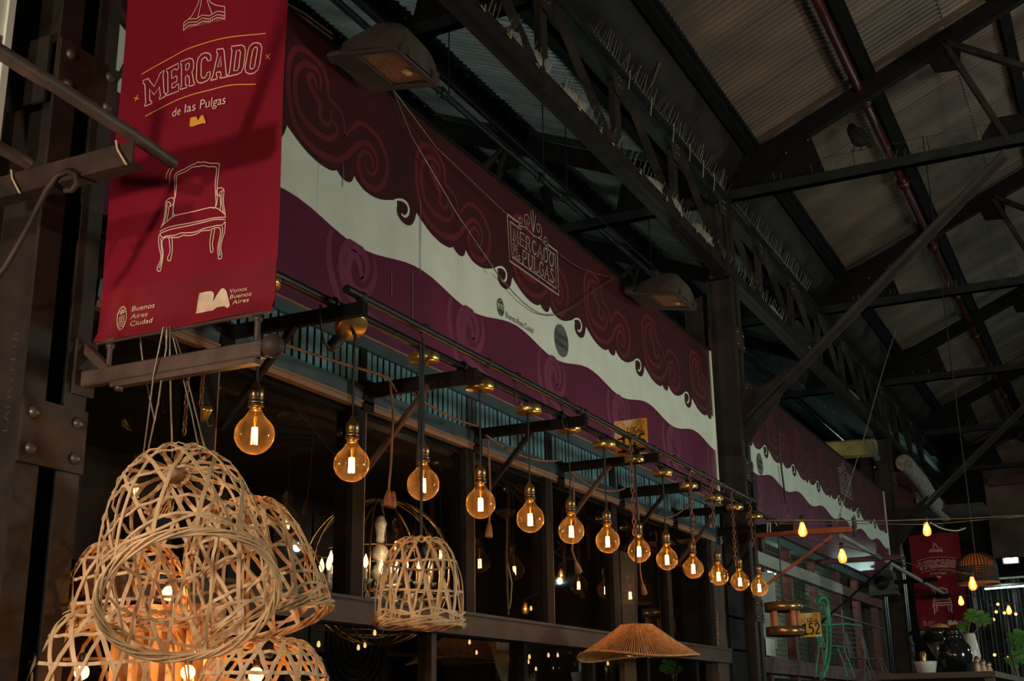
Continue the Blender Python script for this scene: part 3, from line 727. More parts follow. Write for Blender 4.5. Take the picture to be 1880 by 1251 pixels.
# ------------------------------------------------------------------ brackets and rails that carry the lamps
BX = [3.39, 4.33, 5.33, 6.34, 7.28, 8.30, 9.30]
for i, x in enumerate(BX):
    y1 = 2.30 if i in (1, 4) else 2.235
    t = thing('wall_bracket', 'black square steel bracket carrying the lamp rails, %s from the red banner' % ordinal(i), 'bracket', (x, SY, 2.95), 'rail brackets of the lamp stall')
    h = .062 if i in (1, 4, 6) else .05; zt_ = 2.985
    mb = MB().beam((x, SY, zt_-h/2), (x, y1, zt_-h/2), .032, h, (0, 0, 1), .004); part('arm', mb, 'bracket_black', t)
    mb = MB().beam((x-.012, 2.52, 2.94), (x-.012, SY, 2.60), .022, .026, (1, 0, 0), .003); part('strut', mb, 'frame_bronze' if i % 2 else 'bracket_black', t)
    mb = MB().box((x-.05, SY-.012, 2.86), (x+.03, SY, 3.0)); part('wall_plate', mb, 'bracket_black', t)
r1 = thing('lamp_rail', 'black pipe on the brackets that the round brass lamp cups are fixed to', 'rail', (6, 2.37, 3.0))
part('pipe_run', MB().tube([(2.70, 2.37, 3.001), (9.42, 2.37, 3.001)], .0165, 10), 'pipe_black', r1)
for i, x in enumerate(BX): part('clamp', MB().tube([(x, 2.37+.021*math.cos(a*PI/5), 3.0+.021*math.sin(a*PI/5)) for a in range(10)], .005, 4, True), 'cord_black', r1)
r2 = thing('outer_rail', 'outermost black pipe laid along the bracket ends with a warm lit underside', 'rail', (6, 2.255, 3.0))
part('pipe_run', MB().tube([(3.305, 2.257, 3.008), (8.32, 2.257, 3.004)], .0165, 10), 'pipe_black', r2)
for x in (3.4, 4.35, 5.3, 5.36, 6.32, 7.2, 7.6, 8.25): part('clamp', MB().lathe([(.0165, -.012), (.021, -.01), (.021, .01), (.0165, .012)], (x, 2.257, 3.006), 10, Matrix.Rotation(PI/2, 3, 'Y')), 'cord_black', r2)
# hooks hanging on the outer rail
hk = [(3.83, 'above the small bamboo cage'), (4.62, 'in front of the shiny purple board'), (5.12, 'left of the third bracket'), (6.02, 'in front of the orange number sign'), (6.66, 'right of the orange number sign')]
for i, (x, lab) in enumerate(hk):
    mb = MB(); mb.tube([(x, 2.257+.022*math.cos(a), 3.008+.022*math.sin(a)) for a in [PI*.9-k*PI/8 for k in range(8)]]+[(x, 2.262, 2.96), (x-.01, 2.262, 2.93)]+[(x+.012-.028*math.cos(a), 2.262, 2.915-.028*math.sin(a)) for a in [k*PI/7 for k in range(8)]], .0032, 5)
    solo('wire_hook', mb, 'cord_black', 'small bent wire hook on the outer rail '+lab, 'hook', 'wire hooks on the outer rail')
# rusty chains
def chain(x, y, z0, z1, lab, r=.0035, ln=.034):
    t = thing('chain', lab, 'chain', (x, y, z1), 'rusty chains on the outer rail'); z = z0; k = 0
    while z > z1:
        pts = [(math.cos(a)*.0095, math.sin(a)*ln/2*1.15) for a in [q*2*PI/10 for q in range(10)]]
        mb = MB().tube([(x+p[0]*(1 if k % 2 else .3), y+p[0]*(0.3 if k % 2 else 1), z+p[1]) for p in pts], r, 5, True); part('link', mb, 'chain_rust', t); z -= ln*.8; k += 1
for px, py, pz, lab in ((1160, 868, 985, 'rusty chain with long links hanging in front of the eighth bulb'), (1268, 900, 1012, 'rusty chain ending at the tenth bulb'), (1307, 918, 968, 'short rusty chain below the eleventh brass cup'), (1344, 930, 1032, 'rusty chain ending at the twelfth bulb'), (1379, 958, 1005, 'rusty chain beside the last bulb of the row')):
    a = P(px, py, Y=2.258); b = P(px+2, pz, Y=2.258); chain(a.x, 2.258, 2.995, b.z, lab)
# ------------------------------------------------------------------ globe bulbs
def pendant(loc):
    t = thing('pendant_bulb', 'x', 'lamp', loc, 'amber globe bulbs along the lamp rail')
    # local coords: bulb centre at origin, rail at +0.54
    mb = MB().lathe([(.058, .486), (.061, .489), (.061, .513), (.054, .522), (.012, .523), (.006, .53)], n=28); c = part('canopy', mb, 'brass', t, local=True)
    part('cord_grip', MB().lathe([(.006, .486), (.008, .472), (.006, .45), (.004, .435)], n=8), 'cord_black', c, local=True)
    part('canopy_strap', MB().tube([(.0, -.02, .52), (.0, -.022, .55), (.0, .0, .562), (.0, .022, .55), (.0, .02, .52)], .004, 4), 'cord_black', c, local=True)
    part('cord', MB().tube([(0, 0, .475), (.003, .001, .38), (-.002, 0, .28), (.001, 0, .16)], .0042, 6), 'cord_black', t, local=True)
    s = part('socket', MB().lathe([(.005, .172), (.008, .166), (.012, .155), (.019, .150), (.0225, .145), (.0235, .138), (.0235, .116), (.0215, .114), (.0215, .108), (.0245, .106), (.0245, .098), (.022, .096), (.022, .090)], n=20), 'brass_dark', t, local=True)
    part('socket_ring', MB().lathe([(.0248, .099), (.0255, .094), (.0245, .088)], n=20), 'bulb_cap', s, local=True)
    part('lamp_base', MB().lathe([(.0155, .090), (.0165, .084), (.0155, .078), (.012, .074)], n=16), 'brass', t, local=True)
    g = [(.0185, .092), (.0190, .082), (.0215, .072), (.0275, .0625)]+[(.0625*math.sin(a), .0625*math.cos(a)) for a in [.62+(PI-.62)*k/16 for k in range(17)]]
    part('glass_globe', MB().lathe([(max(r, 1e-5), z) for r, z in g], n=32), 'bulb_glass', t, local=True)
    f = MB()
    for k in range(6):
        a = k*PI/3; x, y = .0085*math.cos(a), .0085*math.sin(a); f.tube([(x*.9, y*.9, .022), (x*1.1, y*1.1, -.03)], .0021, 5)
    part('filament', f, 'filament', t, local=True)
    st = MB().lathe([(.006, .078), (.007, .05), (.0035, .028), (.0015, -.034)], n=8); part('glass_stem', st, 'brass', t, local=True)
    point('bulb_light', (0, 0, -.004), 3.3, (1, .50, .17), .010, t)
    return t
xsb = [2.99, 3.53, 4.02, 4.49, 4.965, 5.42, 5.88, 6.33, 6.78, 7.25, 7.76, 8.24, 8.72]
pb = pendant((xsb[0], 2.37, 2.452))
blab = ['nearest and largest one, below the steel banner arm', 'second one, under the tilted brass cup', 'third one, with the black cage cord in front', 'fourth from the banner', 'fifth from the banner', 'sixth from the banner', 'seventh from the banner', 'eighth one, behind a chain', 'ninth one, over the right half of the fibre shade', 'tenth one, at the foot of a chain', 'eleventh, third from the far end', 'twelfth, last but one at the far end', 'thirteenth, at the far end of the row']
for i, x in enumerate(xsb):
    o = pb if i == 0 else copy_tree(pb)
    o.location = (x, 2.37, 2.452+random.uniform(-.006, .006)); o.rotation_euler = (0, 0, 0 if i == 1 else random.uniform(0, 3)); o['label'] = 'amber globe bulb on a cord, '+blab[i]
    if i == 1:
        for ch in o.children:
            if ch.name.startswith('canopy'): ch.rotation_euler = (-.55, .22, 0); ch.location = (-.11, -.255, .085)
# draped cables between brackets
def sag(p0, p1, s, n=10):
    p0, p1 = Vector(p0), Vector(p1); return [p0.lerp(p1, i/n)-Vector((0, 0, s*4*(i/n)*(1-i/n))) for i in range(n+1)]
cd = thing('flex_cable', 'brown twisted flex draped from bracket to bracket below the louvres', 'cable', (6, 2.6, 2.9))
pts = [P(520, 632, Y=2.60), P(610, 662, Y=2.60), P(712, 692, Y=2.62), P(735, 730, Y=2.70)]
part('cable_run', MB().tube(pts, .0055, 6), 'cord_brown', cd)
part('knot', MB().ball(P(703, 690, Y=2.62), .012, 8, 6), 'cord_brown', cd)
for a, b, s in (((760, 725), (880, 783), .02), ((893, 800), (1030, 845), .045), ((1050, 868), (1148, 897), .05), ((1165, 920), (1265, 925), .10), ((1270, 950), (1330, 900), .04)):
    part('cable_run', MB().tube(sag(P(*a, Y=2.66), P(*b, Y=2.66), s), .0055, 6), 'cord_brown', cd)
# dangling sockets on brown flexes
for i, (pl, lab) in enumerate((([(716, 700), (722, 760), (718, 850), (713, 905)], 'two brown empty lamp holders on a brown flex beside the third bulb'), ([(897, 810), (900, 900), (898, 965)], 'brown empty lamp holder hanging right of the fourth bulb'), ([(1052, 875), (1056, 960), (1050, 1010), (1058, 1035)], 'brown lamp holder tilted on a flex below the sixth bulb'), ([(1172, 930), (1175, 1050), (1180, 1075)], 'brown empty lamp holder below the eighth bulb'))):
    pts = [P(*q, Y=2.66) for q in pl]
    t = thing('lamp_holder', lab, 'lamp holder', pts[-1], 'brown lamp holders on loose flexes'); part('flex', MB().tube(pts, .0055, 6), 'cord_brown', t)
    e = pts[-1]; d = (pts[-1]-pts[-2]).normalized()
    rot = d.to_track_quat('Z', 'Y').to_matrix()
    part('holder', MB().lathe([(.007, -.012), (.011, 0), (.017, .03), (.019, .055), (.017, .058)], e, 10, rot), 'cord_brown', t)
    if i == 0: part('holder', MB().lathe([(.007, -.012), (.011, 0), (.016, .03), (.018, .052), (.016, .056)], e+Vector((.02, -.01, -.006)), 10, rot), 'cord_brown', t)
# spot lamp clipped to the first bracket
a = P(640, 605, Y=2.42); b = P(605, 640, Y=2.42)
t = thing('clip_lamp', 'small dark clip lamp hanging on its cable beside the tilted brass cup', 'lamp', b)
part('lamp_head', MB().lathe([(.012, 0), (.02, .01), (.026, .06), (.022, .075)], b, 10, (a-b).to_track_quat('Z', 'Y').to_matrix()), 'cord_black', t)
part('lamp_cable', MB().tube([P(588, 560, Y=2.40), P(589, 600, Y=2.40), P(596, 630, Y=2.41), b], .005, 6), 'cord_black', t)

# ------------------------------------------------------------------ number sign
def number_sign(X, ya, yb, z0, z1, num, lab):
    t = thing('number_sign', lab, 'sign', (X, (ya+yb)/2, z0), 'orange stall number signs')
    part('plate', MB().box((X, yb, z0), (X+.004, ya, z1)), 'orange_sign', t)
    f = lambda d: (lambda u, v: Vector((X-d, ya+(yb-ya)*u, z0+(z1-z0)*v)))
    m = MB(); m.flat([(0, 1), (.62, 1), (.45, .8), (.32, .62), (.22, .55), (.06, .55), (.06, .05), (0, 0)], f(.001)); m.flat([(.7, .0), (1, 0), (1, .1), (.78, .1)], f(.001)); part('cream_print', m, 'sign_cream', t)
    m = MB(); m.stroke(smooth([(.05, .72), (.09, .9), (.2, .95), (.3, .85), (.28, .7), (.18, .66), (.14, .76), (.2, .82)], 3), .09, f(.0018)); part('swirl_print', m, 'orange_sign', t)
    m = MB(); caps(m, 'LOCAL', f(.002), (.38, .78), (.38, .62), (.92, .78), (.92, .62), .026); caps(m, num, f(.002), (.12, .56), (.12, .12), (.98, .56), (.98, .12), .075)
    for q in (((.68, .93), (.9, .93)), ((.68, .84), (.9, .84)), ((.68, .84), (.68, .93)), ((.9, .84), (.9, .93)), ((.72, .89), (.86, .89)), ((.74, .95), (.84, .97))): m.stroke(q, .014, f(.002))
    part('number_print', m, 'ink', t)
    return t
number_sign(6.36, 2.497, 2.302, 2.992, 3.196, '145', 'orange stall number sign reading LOCAL 145 standing on a bracket before the purple board')

# ------------------------------------------------------------------ red hanging banner
def banner(X, ya, yb, z0, z1, lab, ref=True):
    """blade banner facing the camera: Y from ya (left) to yb (right)"""
    t = thing('hanging_banner', lab, 'banner', (X, (ya+yb)/2, z0), 'red market banners')
    def wv(y, z):
        u = (y-yb)/(ya-yb); v = (z-z0)/(z1-z0)
        lift = .012*math.exp(-((u-.93)/.12)**2)*max(0, 1-v*4)
        return -.004*math.sin(u*9+v*4)-.005*math.sin(u*4.2-v*7)-lift*math.sin(u*40+v*20)*.6
    S = lambda d: (lambda y, z: Vector((X+wv(y, z)-d, y, z)))
    nu, nv = 40, 56; mb = MB(); vs = []; fs = []
    for j in range(nv+1):
        for i in range(nu+1):
            u = i/nu; v = j/nv; zz = z0+(z1-z0)*v; rr = 0
            inx = .018*max(0, 1-((v)/.02))*(1 if i in (0, nu) else 0)
            vs.append(S(0)(ya+(yb-ya)*u+(inx if i == nu else -inx if i == 0 else 0), zz))
    for j in range(nv):
        for i in range(nu): fs.append((j*(nu+1)+i, j*(nu+1)+i+1, (j+1)*(nu+1)+i+1, (j+1)*(nu+1)+i))
    mb.add(vs, fs, True); part('cloth', mb, 'banner_red', t)
    mb = MB(); vs = []; fs = []; h = .165
    for j in range(9):
        for i in range(nu+1):
            u = i/nu; zz = z0-.002+h*j/8; r_ = .012 if j == 1 else .016 if j == 0 else .004; vs.append(S(r_ if j < 2 else .003)(ya+(yb-ya)*u, zz-(0 if j else -.006)))
    for j in range(8):
        for i in range(nu): fs.append((j*(nu+1)+i, j*(nu+1)+i+1, (j+1)*(nu+1)+i+1, (j+1)*(nu+1)+i))
    mb.add(vs, fs, True); part('hem_pocket', mb, 'banner_hem', t)
    part('hem_rod', MB().tube([(X-.004, ya-.005, z0+.008), (X-.004, yb+.005, z0+.008)], .009, 8), 'arm_brown', t)
    return t, S, wv
XB = 2.637
zb = 2.694
bn, SB, wvb = banner(XB, 2.703, 2.040, zb, zb+1.25, 'large dark red hanging banner with an armchair drawing beside the near column')
def bq(px, py):
    p = P(px, py, X=XB-.006); return (p.y, p.z)
def scaled(ox, oy, k): return lambda x, y: bq(ox+x/k, oy+y/k)
BANNER_ART = []
GRP = ['']
def art(kind, pts, wd=.0035, closed=False): BANNER_ART.append((kind, [tuple(p) for p in pts], wd, closed, GRP[0]))
A5 = scaled(240, 60, 6.95); GRP[0] = 'market_lettering'
for pts in ([(125,595),(190,565),(275,675),(355,500),(408,468),(403,500),(392,520),(408,750),(430,775),(428,800),(345,842),(345,820),(360,800),(345,680),(275,778),(212,700),(220,850),(245,865),(248,890),(152,925),(150,905),(165,885),(150,645),(128,625)],
 [(440,455),(600,385),(602,450),(580,468),(555,455),(505,480),(510,575),(570,545),(582,560),(578,615),(512,645),(515,700),(555,685),(575,655),(603,645),(600,738),(442,795),(440,772),(460,750),(455,500),(440,480)],
 [(628,365),(745,325),(785,335),(800,370),(798,450),(775,500),(785,540),(795,620),(808,640),(805,658),(735,680),(732,660),(742,645),(738,560),(715,540),(692,555),(690,660),(710,672),(705,695),(622,720),(622,700),(638,680),(640,410),(630,395)],
 [(698,400),(735,385),(745,400),(742,440),(720,470),(695,475)],
 [(1020,290),(1018,345),(980,358),(965,320),(940,312),(905,340),(895,400),(890,540),(905,575),(935,570),(960,535),(965,505),(1005,490),(1000,560),(965,605),(900,635),(850,630),(830,590),(840,400),(855,330),(900,275),(950,255),(1000,262)],
 [(1095,210),(1175,200),(1185,225),(1205,530),(1218,540),(1213,552),(1122,572),(1122,555),(1140,540),(1130,490),(1085,500),(1078,520),(1090,560),(1088,580),(1008,602),(1010,585),(1030,565),(1105,270),(1093,245)], [(1140,295),(1143,420),(1100,432)],
 [(1278,170),(1410,152),(1445,175),(1455,225),(1430,420),(1400,490),(1350,520),(1222,548),(1222,530),(1245,505),(1285,220),(1272,205)], [(1340,225),(1375,215),(1392,240),(1365,440),(1345,470),(1300,478)],
 [(1600,122),(1650,140),(1672,190),(1640,400),(1615,470),(1560,510),(1500,518),(1458,495),(1445,450),(1490,220),(1510,170),(1550,132)], [(1580,180),(1605,185),(1610,215),(1570,430),(1545,455),(1515,452),(1510,425),(1550,215)]):
    art('banner_line', [A5(*p) for p in pts], .0036, True)
for pts in ([(105,510),(300,405),(500,310),(700,215),(900,150),(1100,90),(1350,40),(1720,8)], [(165,1055),(350,960),(600,845),(800,775),(1000,720),(1200,665),(1350,650),(1588,652)]): art('banner_gold', smooth([A5(*p) for p in pts], 3), .0036)
for a, b in (((28,858),(62,775)), ((12,815),(75,828)), ((1720,335),(1785,270)), ((1725,280),(1775,338))): art('banner_gold', [A5(*a), A5(*b)], .0034)
A6 = scaled(260, 280, 5.44); GRP[0] = 'armchair_drawing'
for pts in ([(308,640),(313,600),(322,500),(330,400),(325,250),(335,215),(360,190),(420,160),(480,120),(530,98),(545,80),(560,92),(600,82),(660,95),(740,95),(750,120),(738,230),(730,330),(735,440),(725,520),(700,548)],
 [(335,630),(315,600),(322,480),(335,440),(345,330),(345,240),(365,215),(430,185),(490,140),(560,128),(600,118),(640,130),(700,128),(725,150),(712,280),(715,400),(722,480),(712,540),(690,545)],
 [(200,748),(270,680),(335,630),(500,585),(640,545),(690,540),(740,550),(815,610),(820,640)], [(190,795),(280,745),(450,705),(600,670),(700,645),(820,638)], [(190,815),(290,770),(450,730),(620,685),(720,660),(820,662)],
 [(190,820),(215,855),(245,838),(330,828),(380,805),(430,800),(520,790),(600,755),(680,735),(740,720),(785,720),(820,680)], [(215,858),(240,850),(330,850),(370,845),(410,825),(460,828),(530,810),(590,775),(660,770),(715,745),(760,745),(775,770)],
 [(200,760),(225,690),(240,600),(245,500),(265,470),(300,452),(325,470),(322,500),(300,530),(275,545),(290,520),(285,505),(265,495),(245,505)], [(255,690),(270,600),(275,545)], [(215,740),(245,650),(258,510)],
 [(720,380),(735,350),(765,338),(795,355),(800,380),(795,450),(800,520),(815,590),(815,620)], [(720,385),(730,410),(750,418),(765,425),(755,400),(765,380),(795,365)], [(762,425),(768,500),(765,560)], [(780,380),(780,500),(800,590)],
 [(185,825),(178,900),(190,980),(200,1040),(190,1100),(165,1150),(165,1185),(192,1187),(200,1155),(215,1080),(222,1000),(210,930),(215,880),(240,855)], [(200,860),(205,960),(212,1040),(200,1110),(180,1160)],
 [(275,850),(285,940),(285,1000),(265,1045),(265,1080),(290,1080),(295,1050),(308,980),(305,850)], [(685,770),(670,870),(672,930),(680,990),(697,990),(705,960),(695,930),(700,860),(715,755)],
 [(820,690),(815,790),(790,880),(780,960),(795,1020),(790,1055),(760,1060),(758,1030),(748,960),(760,880),(775,800),(770,760)], [(790,730),(795,790),(770,900),(765,960),(775,1030)],
 [(245,270),(250,215),(278,160)], [(278,310),(280,230),(300,170),(342,130)]): art('banner_line', smooth([A6(*p) for p in pts], 2), .0032)
A0 = scaled(0, 0, 2.979); GRP[0] = 'lampshade_drawing'
for pts in ([(1092,-60),(1095,0),(1080,40),(1050,90),(1005,125)], [(1142,-60),(1145,0),(1180,30),(1232,38)], [(1005,125),(1035,105),(1080,105),(1110,85),(1150,90),(1190,65),(1232,70)], [(1005,143),(1035,123),(1080,122),(1110,102),(1150,107),(1190,83),(1232,90)], [(1003,168),(1035,140),(1080,138),(1110,118),(1150,122),(1190,98),(1232,106)], [(1232,38),(1232,106)], [(1005,125),(1003,168)], [(1110,-40),(1105,20),(1085,103)], [(1132,-40),(1140,10),(1165,82)], [(1088,0),(1145,-2)]):
    art('banner_line', smooth([A0(*p) for p in pts], 2), .0026)
for i in range(22):
    u = i/21; x = 1005+u*227; y = 143-u*53; art('banner_line', [A0(x, y), A0(x, y+20)], .0012)
Q7 = scaled(180, 500, 5.53)
TX = []
def txt(m, s, a, b, cap): TX.append((m, s, a, b, cap))
def vsub(a, b): return (a[0]-b[0], a[1]-b[1])
for s, a, b, h, m in (('Buenos', (357,405), (580,362), (14,-55), 'banner_cream'), ('Aires', (343,482), (508,449), (14,-52), 'banner_cream'), ('Ciudad', (333,554), (552,512), (14,-52), 'banner_cream'), ('Vamos', (1345,222), (1520,190), (10,-48), 'banner_cream'), ('Buenos', (1350,280), (1566,242), (10,-48), 'banner_cream'), ('Aires', (1378,336), (1542,303), (10,-46), 'banner_cream')):
    pa = Q7(*a); txt(m, s, pa, Q7(*b), vsub(Q7(a[0]+h[0], a[1]+h[1]), pa))
for s, a, b, h in (('de', (525,1078), (632,1042), (12,-118)), ('las', (682,1022), (820,985), (12,-118)), ('Pulgas', (872,968), (1192,896), (16,-122))):
    pa = A5(*a); txt('banner_line', s, pa, A5(*b), vsub(A5(a[0]+h[0], a[1]+h[1]), pa))
FILL = [('banner_gold', [A5(*p) for p in [(755,1085),(825,1065),(838,1085),(845,1120),(880,1060),(905,1042),(920,1060),(942,1130),(940,1150),(900,1150),(840,1170),(790,1192),(748,1196),(745,1180)]]),
        ('banner_cream', [Q7(*p) for p in smooth([(1030,235),(1050,212),(1150,195),(1185,220),(1185,260),(1175,300),(1205,255),(1240,200),(1270,168),(1300,178),(1320,210),(1350,320),(1352,350),(1325,370),(1300,352),(1220,365),(1180,395),(1130,400),(1010,422),(1005,400)], 2, True)])]
emb = Q7(247, 470)
def print_banner(t, S, dy, dz, wk=1.0):
    by = {}
    for kind, pts, wd, cl, g in BANNER_ART:
        q = [(p[0]+dy, p[1]+dz) for p in pts]
        by.setdefault((g if kind == 'banner_line' else 'gold_rules', kind), MB()).stroke(q, wd*wk, S(.003), cl)
    for (kind, pts), nm in zip(FILL, ('small_logo', 'initials_logo')): by.setdefault((nm, kind), MB()).flat([(p[0]+dy, p[1]+dz) for p in pts], S(.0065))
    for i, (m, s, a, b, cap) in enumerate(TX): text(by.setdefault(('city_logo' if i < 3 else 'slogan' if i < 6 else 'small_lettering', m), MB()), s, S(.0065), (a[0]+dy, a[1]+dz), (b[0]+dy, b[1]+dz), cap)
    emblem(by.setdefault(('city_logo', 'banner_cream'), MB()), S(.0065), (emb[0]+dy, emb[1]+dz), .022, .036, .0028)
    for (nm, m), mb in by.items(): part(nm, mb, m, t)
print_banner(bn, SB, 0, 0)
# arm that holds the banner
za = 2.592
t = thing('banner_arm', 'brown steel arm with a ball end on the near column below the red banner', 'bracket', (XB, YC, za))
part('arm', MB().beam((XB, YC, za), (XB, 2.07, za), .034, .05, (0, 0, 1), .005), 'arm_brown', t)
part('lower_strip', MB().box((XB-.017, 2.09, za-.042), (XB+.012, 2.62, za-.026)), 'arm_brown', t)
part('end_cap', MB().ball((XB-.002, 2.04, za+.004), .034, 20, 12), 'frame_bronze', t)
part('wall_plate', MB().box((XB-.04, YC-.012, za-.05), (XB+.04, YC, za+.12)), 'steel_rust', t)
part('gusset_strut', MB().beam((XB, YC-.005, za+.10), (XB, 2.64, za+.01), .03, .03, (1, 0, 0), .004), 'arm_brown', t)
for y in (2.648, 2.098):
    r_ = part('tie_rod', MB().tube([(XB, y, za+.02), (XB, y, zb+.012)], .008, 8), 'arm_brown', t); part('rod_nut', MB().lathe([(.013, 0), (.014, .004), (.014, .012), (.010, .016)], (XB, y, zb-.016), 8), 'rivet', r_)
part('bolt', MB().lathe([(.012, 0), (.012, .018), (.008, .02)], (XB, 2.60, za-.052), 8), 'rivet', t)
# upper arm of the banner
t = thing('banner_arm', 'brown steel arm at the head of the red banner, just above the picture', 'bracket', (XB, YC, zb+1.29)); part('arm', MB().beam((XB, YC, zb+1.29), (XB, 2.02, zb+1.29), .034, .05), 'arm_brown', t)

# ------------------------------------------------------------------ left foreground: bracket with poles
t = thing('angle_bracket', 'rusty angle iron sticking out in front of the near column on the left', 'bracket', (2.2, SY, 3.05))
part('angle_iron', MB().angle((2.2, SY, 3.005), (2.2, 2.188, 3.005), .05, .066, .006, flip=-1), 'steel_rust', t)
for y in (2.62, 2.235): part('wire_tie', MB().tube([(2.196, y+.012, 3.08), (2.193, y, 3.05), (2.193, y-.035, 3.0)], .0035, 5), 'tie', t)
a, b = P(-60, 55, Y=2.26), P(320, 298, Y=2.26)
solo('pole', MB().tube([a+(b-a)*k/8+Vector((0, .003*math.sin(k), .002*math.cos(2*k))) for k in range(9)], [.021, .0205, .021, .02, .0205, .02, .020, .019, .018], 10), 'arm_brown', 'weathered brown pole lying across the angle iron, its end before the red banner', 'pole', 'rail poles at the left edge')
a, b = P(-40, 250, Y=2.56), P(52, 300, Y=2.56); solo('pole', MB().tube([a, (a+b)/2, b], .018, 10), 'arm_brown', 'short end of a lower brown pole at the left edge', 'pole', 'rail poles at the left edge')
pts = [P(*q, X=2.19) for q in ((-10, 515), (10, 490), (50, 420), (85, 350), (105, 322), (125, 314), (140, 322), (141, 338), (132, 350), (120, 350))]
solo('bent_rod', MB().tube(pts, .0085, 8), 'steel_rust', 'bent rusty rod with a curled hook end below the angle iron', 'rod')
c_ = MB().tube([P(*q, X=2.35) for q in ((78, 325), (95, 330), (110, 338), (128, 350))], [.008, .014, .016, .008], 8); solo('rust_bracket', c_, 'steel_rust', 'small rusty bracket end inside the hook of the bent rod', 'bracket')
pts = [P(*q, Y=2.7) for q in ((-10, 60), (10, 110), (45, 185), (60, 200), (95, 205))]

# ------------------------------------------------------------------ floodlights on the sign board
def floodlight(X0, X1, lab):
    """street lamp hood: X0..X1 wide, reaching from the board into the aisle"""
    t = thing('street_lamp', lab, 'lamp', ((X0+X1)/2, 2.8, 4.3), 'street lamps on the sign board')
    R = lambda y, z: (y, z+.13*(2.78-y)*-.35)
    cx, hw = (X0+X1)/2, (X1-X0)/2
    secs = [(2.80, .10, 4.36, .03), (2.77, .55, 4.40, .06), (2.70, .98, 4.41, .09), (2.62, 1, 4.45, .10), (2.55, 1, 4.475, .12), (2.47, .98, 4.455, .10), (2.42, .9, 4.39, .05)]
    bot = lambda y: 4.345-(2.78-y)*.17
    vs = []; n = 9
    for y, k, zt_, _ in secs:
        b_ = bot(y); h = zt_-b_+.015
        for i in range(n):
            a = PI*i/(n-1); vs.append((cx-hw*k*math.cos(a)*(1 if abs(math.cos(a)) > .98 else 1), y, b_+h*math.sin(a)**.6))
    fs = []
    for j in range(len(secs)-1):
        for i in range(n-1): fs.append((j*n+i, (j+1)*n+i, (j+1)*n+i+1, j*n+i+1))
    fs += [tuple(range(n)), tuple((len(secs)-1)*n+i for i in range(n-1, -1, -1))]
    part('hood', MB().add(vs, fs, True), 'lamp_body', t)
    fr = MB(); z = lambda y: bot(y)-.003
    def fq(xa, xb, ya, yb): fr.add([(xa, ya, z(ya)), (xb, ya, z(ya)), (xb, yb, z(yb)), (xa, yb, z(yb)), (xa, ya, z(ya)-.014), (xb, ya, z(ya)-.014), (xb, yb, z(yb)-.014), (xa, yb, z(yb)-.014)], [(3,2,1,0),(4,5,6,7),(0,1,5,4),(1,2,6,5),(2,3,7,6),(3,0,4,7)])
    fq(cx-hw, cx+hw, 2.77, 2.63); fq(cx-hw, cx+hw, 2.45, 2.425); fq(cx-hw, cx-hw*.86, 2.63, 2.45); fq(cx+hw*.80, cx+hw, 2.63, 2.45)
    part('lens_frame', fr, 'lamp_body', t)
    part('reflector', MB().add([(cx-hw*.86, 2.63, z(2.63)+.002), (cx+hw*.8, 2.63, z(2.63)+.002), (cx+hw*.8, 2.45, z(2.45)+.004), (cx-hw*.86, 2.45, z(2.45)+.004)], [(0, 1, 2, 3)]), 'lamp_inner', t)
    part('lens', MB().add([(cx-hw*.86, 2.63, z(2.63)-.01), (cx+hw*.8, 2.63, z(2.63)-.01), (cx+hw*.8, 2.45, z(2.45)-.01), (cx-hw*.86, 2.45, z(2.45)-.01)], [(0, 1, 2, 3)]), 'lens_glass', t)
    part('lamp_tube', MB().ball((cx+hw*.25, 2.50, z(2.5)-.002), .03, 12, 8, (1, 1, .5)), 'lamp_inner', t)
    for s in (-.75, .75): part('clip', MB().box((cx+hw*s-.02, 2.405, bot(2.42)-.012), (cx+hw*s+.02, 2.425, bot(2.42)+.03)), 'rivet', t)
    part('spigot', MB().tube([(cx-hw*.3, 2.86, 4.40), (cx-hw*.3, 2.74, 4.385)], .032, 10), 'lamp_body', t)
    return t
floodlight(3.86, 4.22, 'brown street lamp hood fixed over the sign board next to the red banner')
floodlight(7.40, 7.79, 'brown street lamp hood fixed over the sign board near the middle column')
a = P(722, 165, Y=2.74)
for i, pl in enumerate(([(722,165),(755,250),(840,395),(915,505)], [(722,165),(800,270),(932,395)])):
    solo('sagging_wire', MB().tube([P(*q, Y=2.80-.01*k) for k, q in enumerate(pl)], .0035, 5), 'wire', ['brown wire falling steeply from the near street lamp across the sign board', 'brown wire running along the top of the sign board to the printed frame'][i], 'wire', 'wires on the sign board')
solo('sagging_wire', MB().tube([P(x, y, Y=2.80) for x, y in smooth([(915,505),(960,555),(1005,580),(1050,565),(1090,535),(1128,510)], 3)], .003, 5), 'wire', 'loose wire looping below the printed frame logo on the sign board', 'wire', 'wires on the sign board')
solo('sagging_wire', MB().tube([P(x, y, Y=2.80) for x, y in smooth([(1028,468),(1070,495),(1125,510)], 3)], .003, 5), 'wire', 'wire from the printed frame logo to the far street lamp', 'wire', 'wires on the sign board')
for i, off in enumerate((0, 9)):
    solo('sagging_wire', MB().tube([P(x, y+off, Y=2.85) for x, y in ((515, 0), (560, 25), (610, 62))], .005, 5), 'cord_brown', 'brown cable above the sign board behind the banner top, %s one' % ('upper', 'lower')[i], 'wire', 'wires on the sign board')

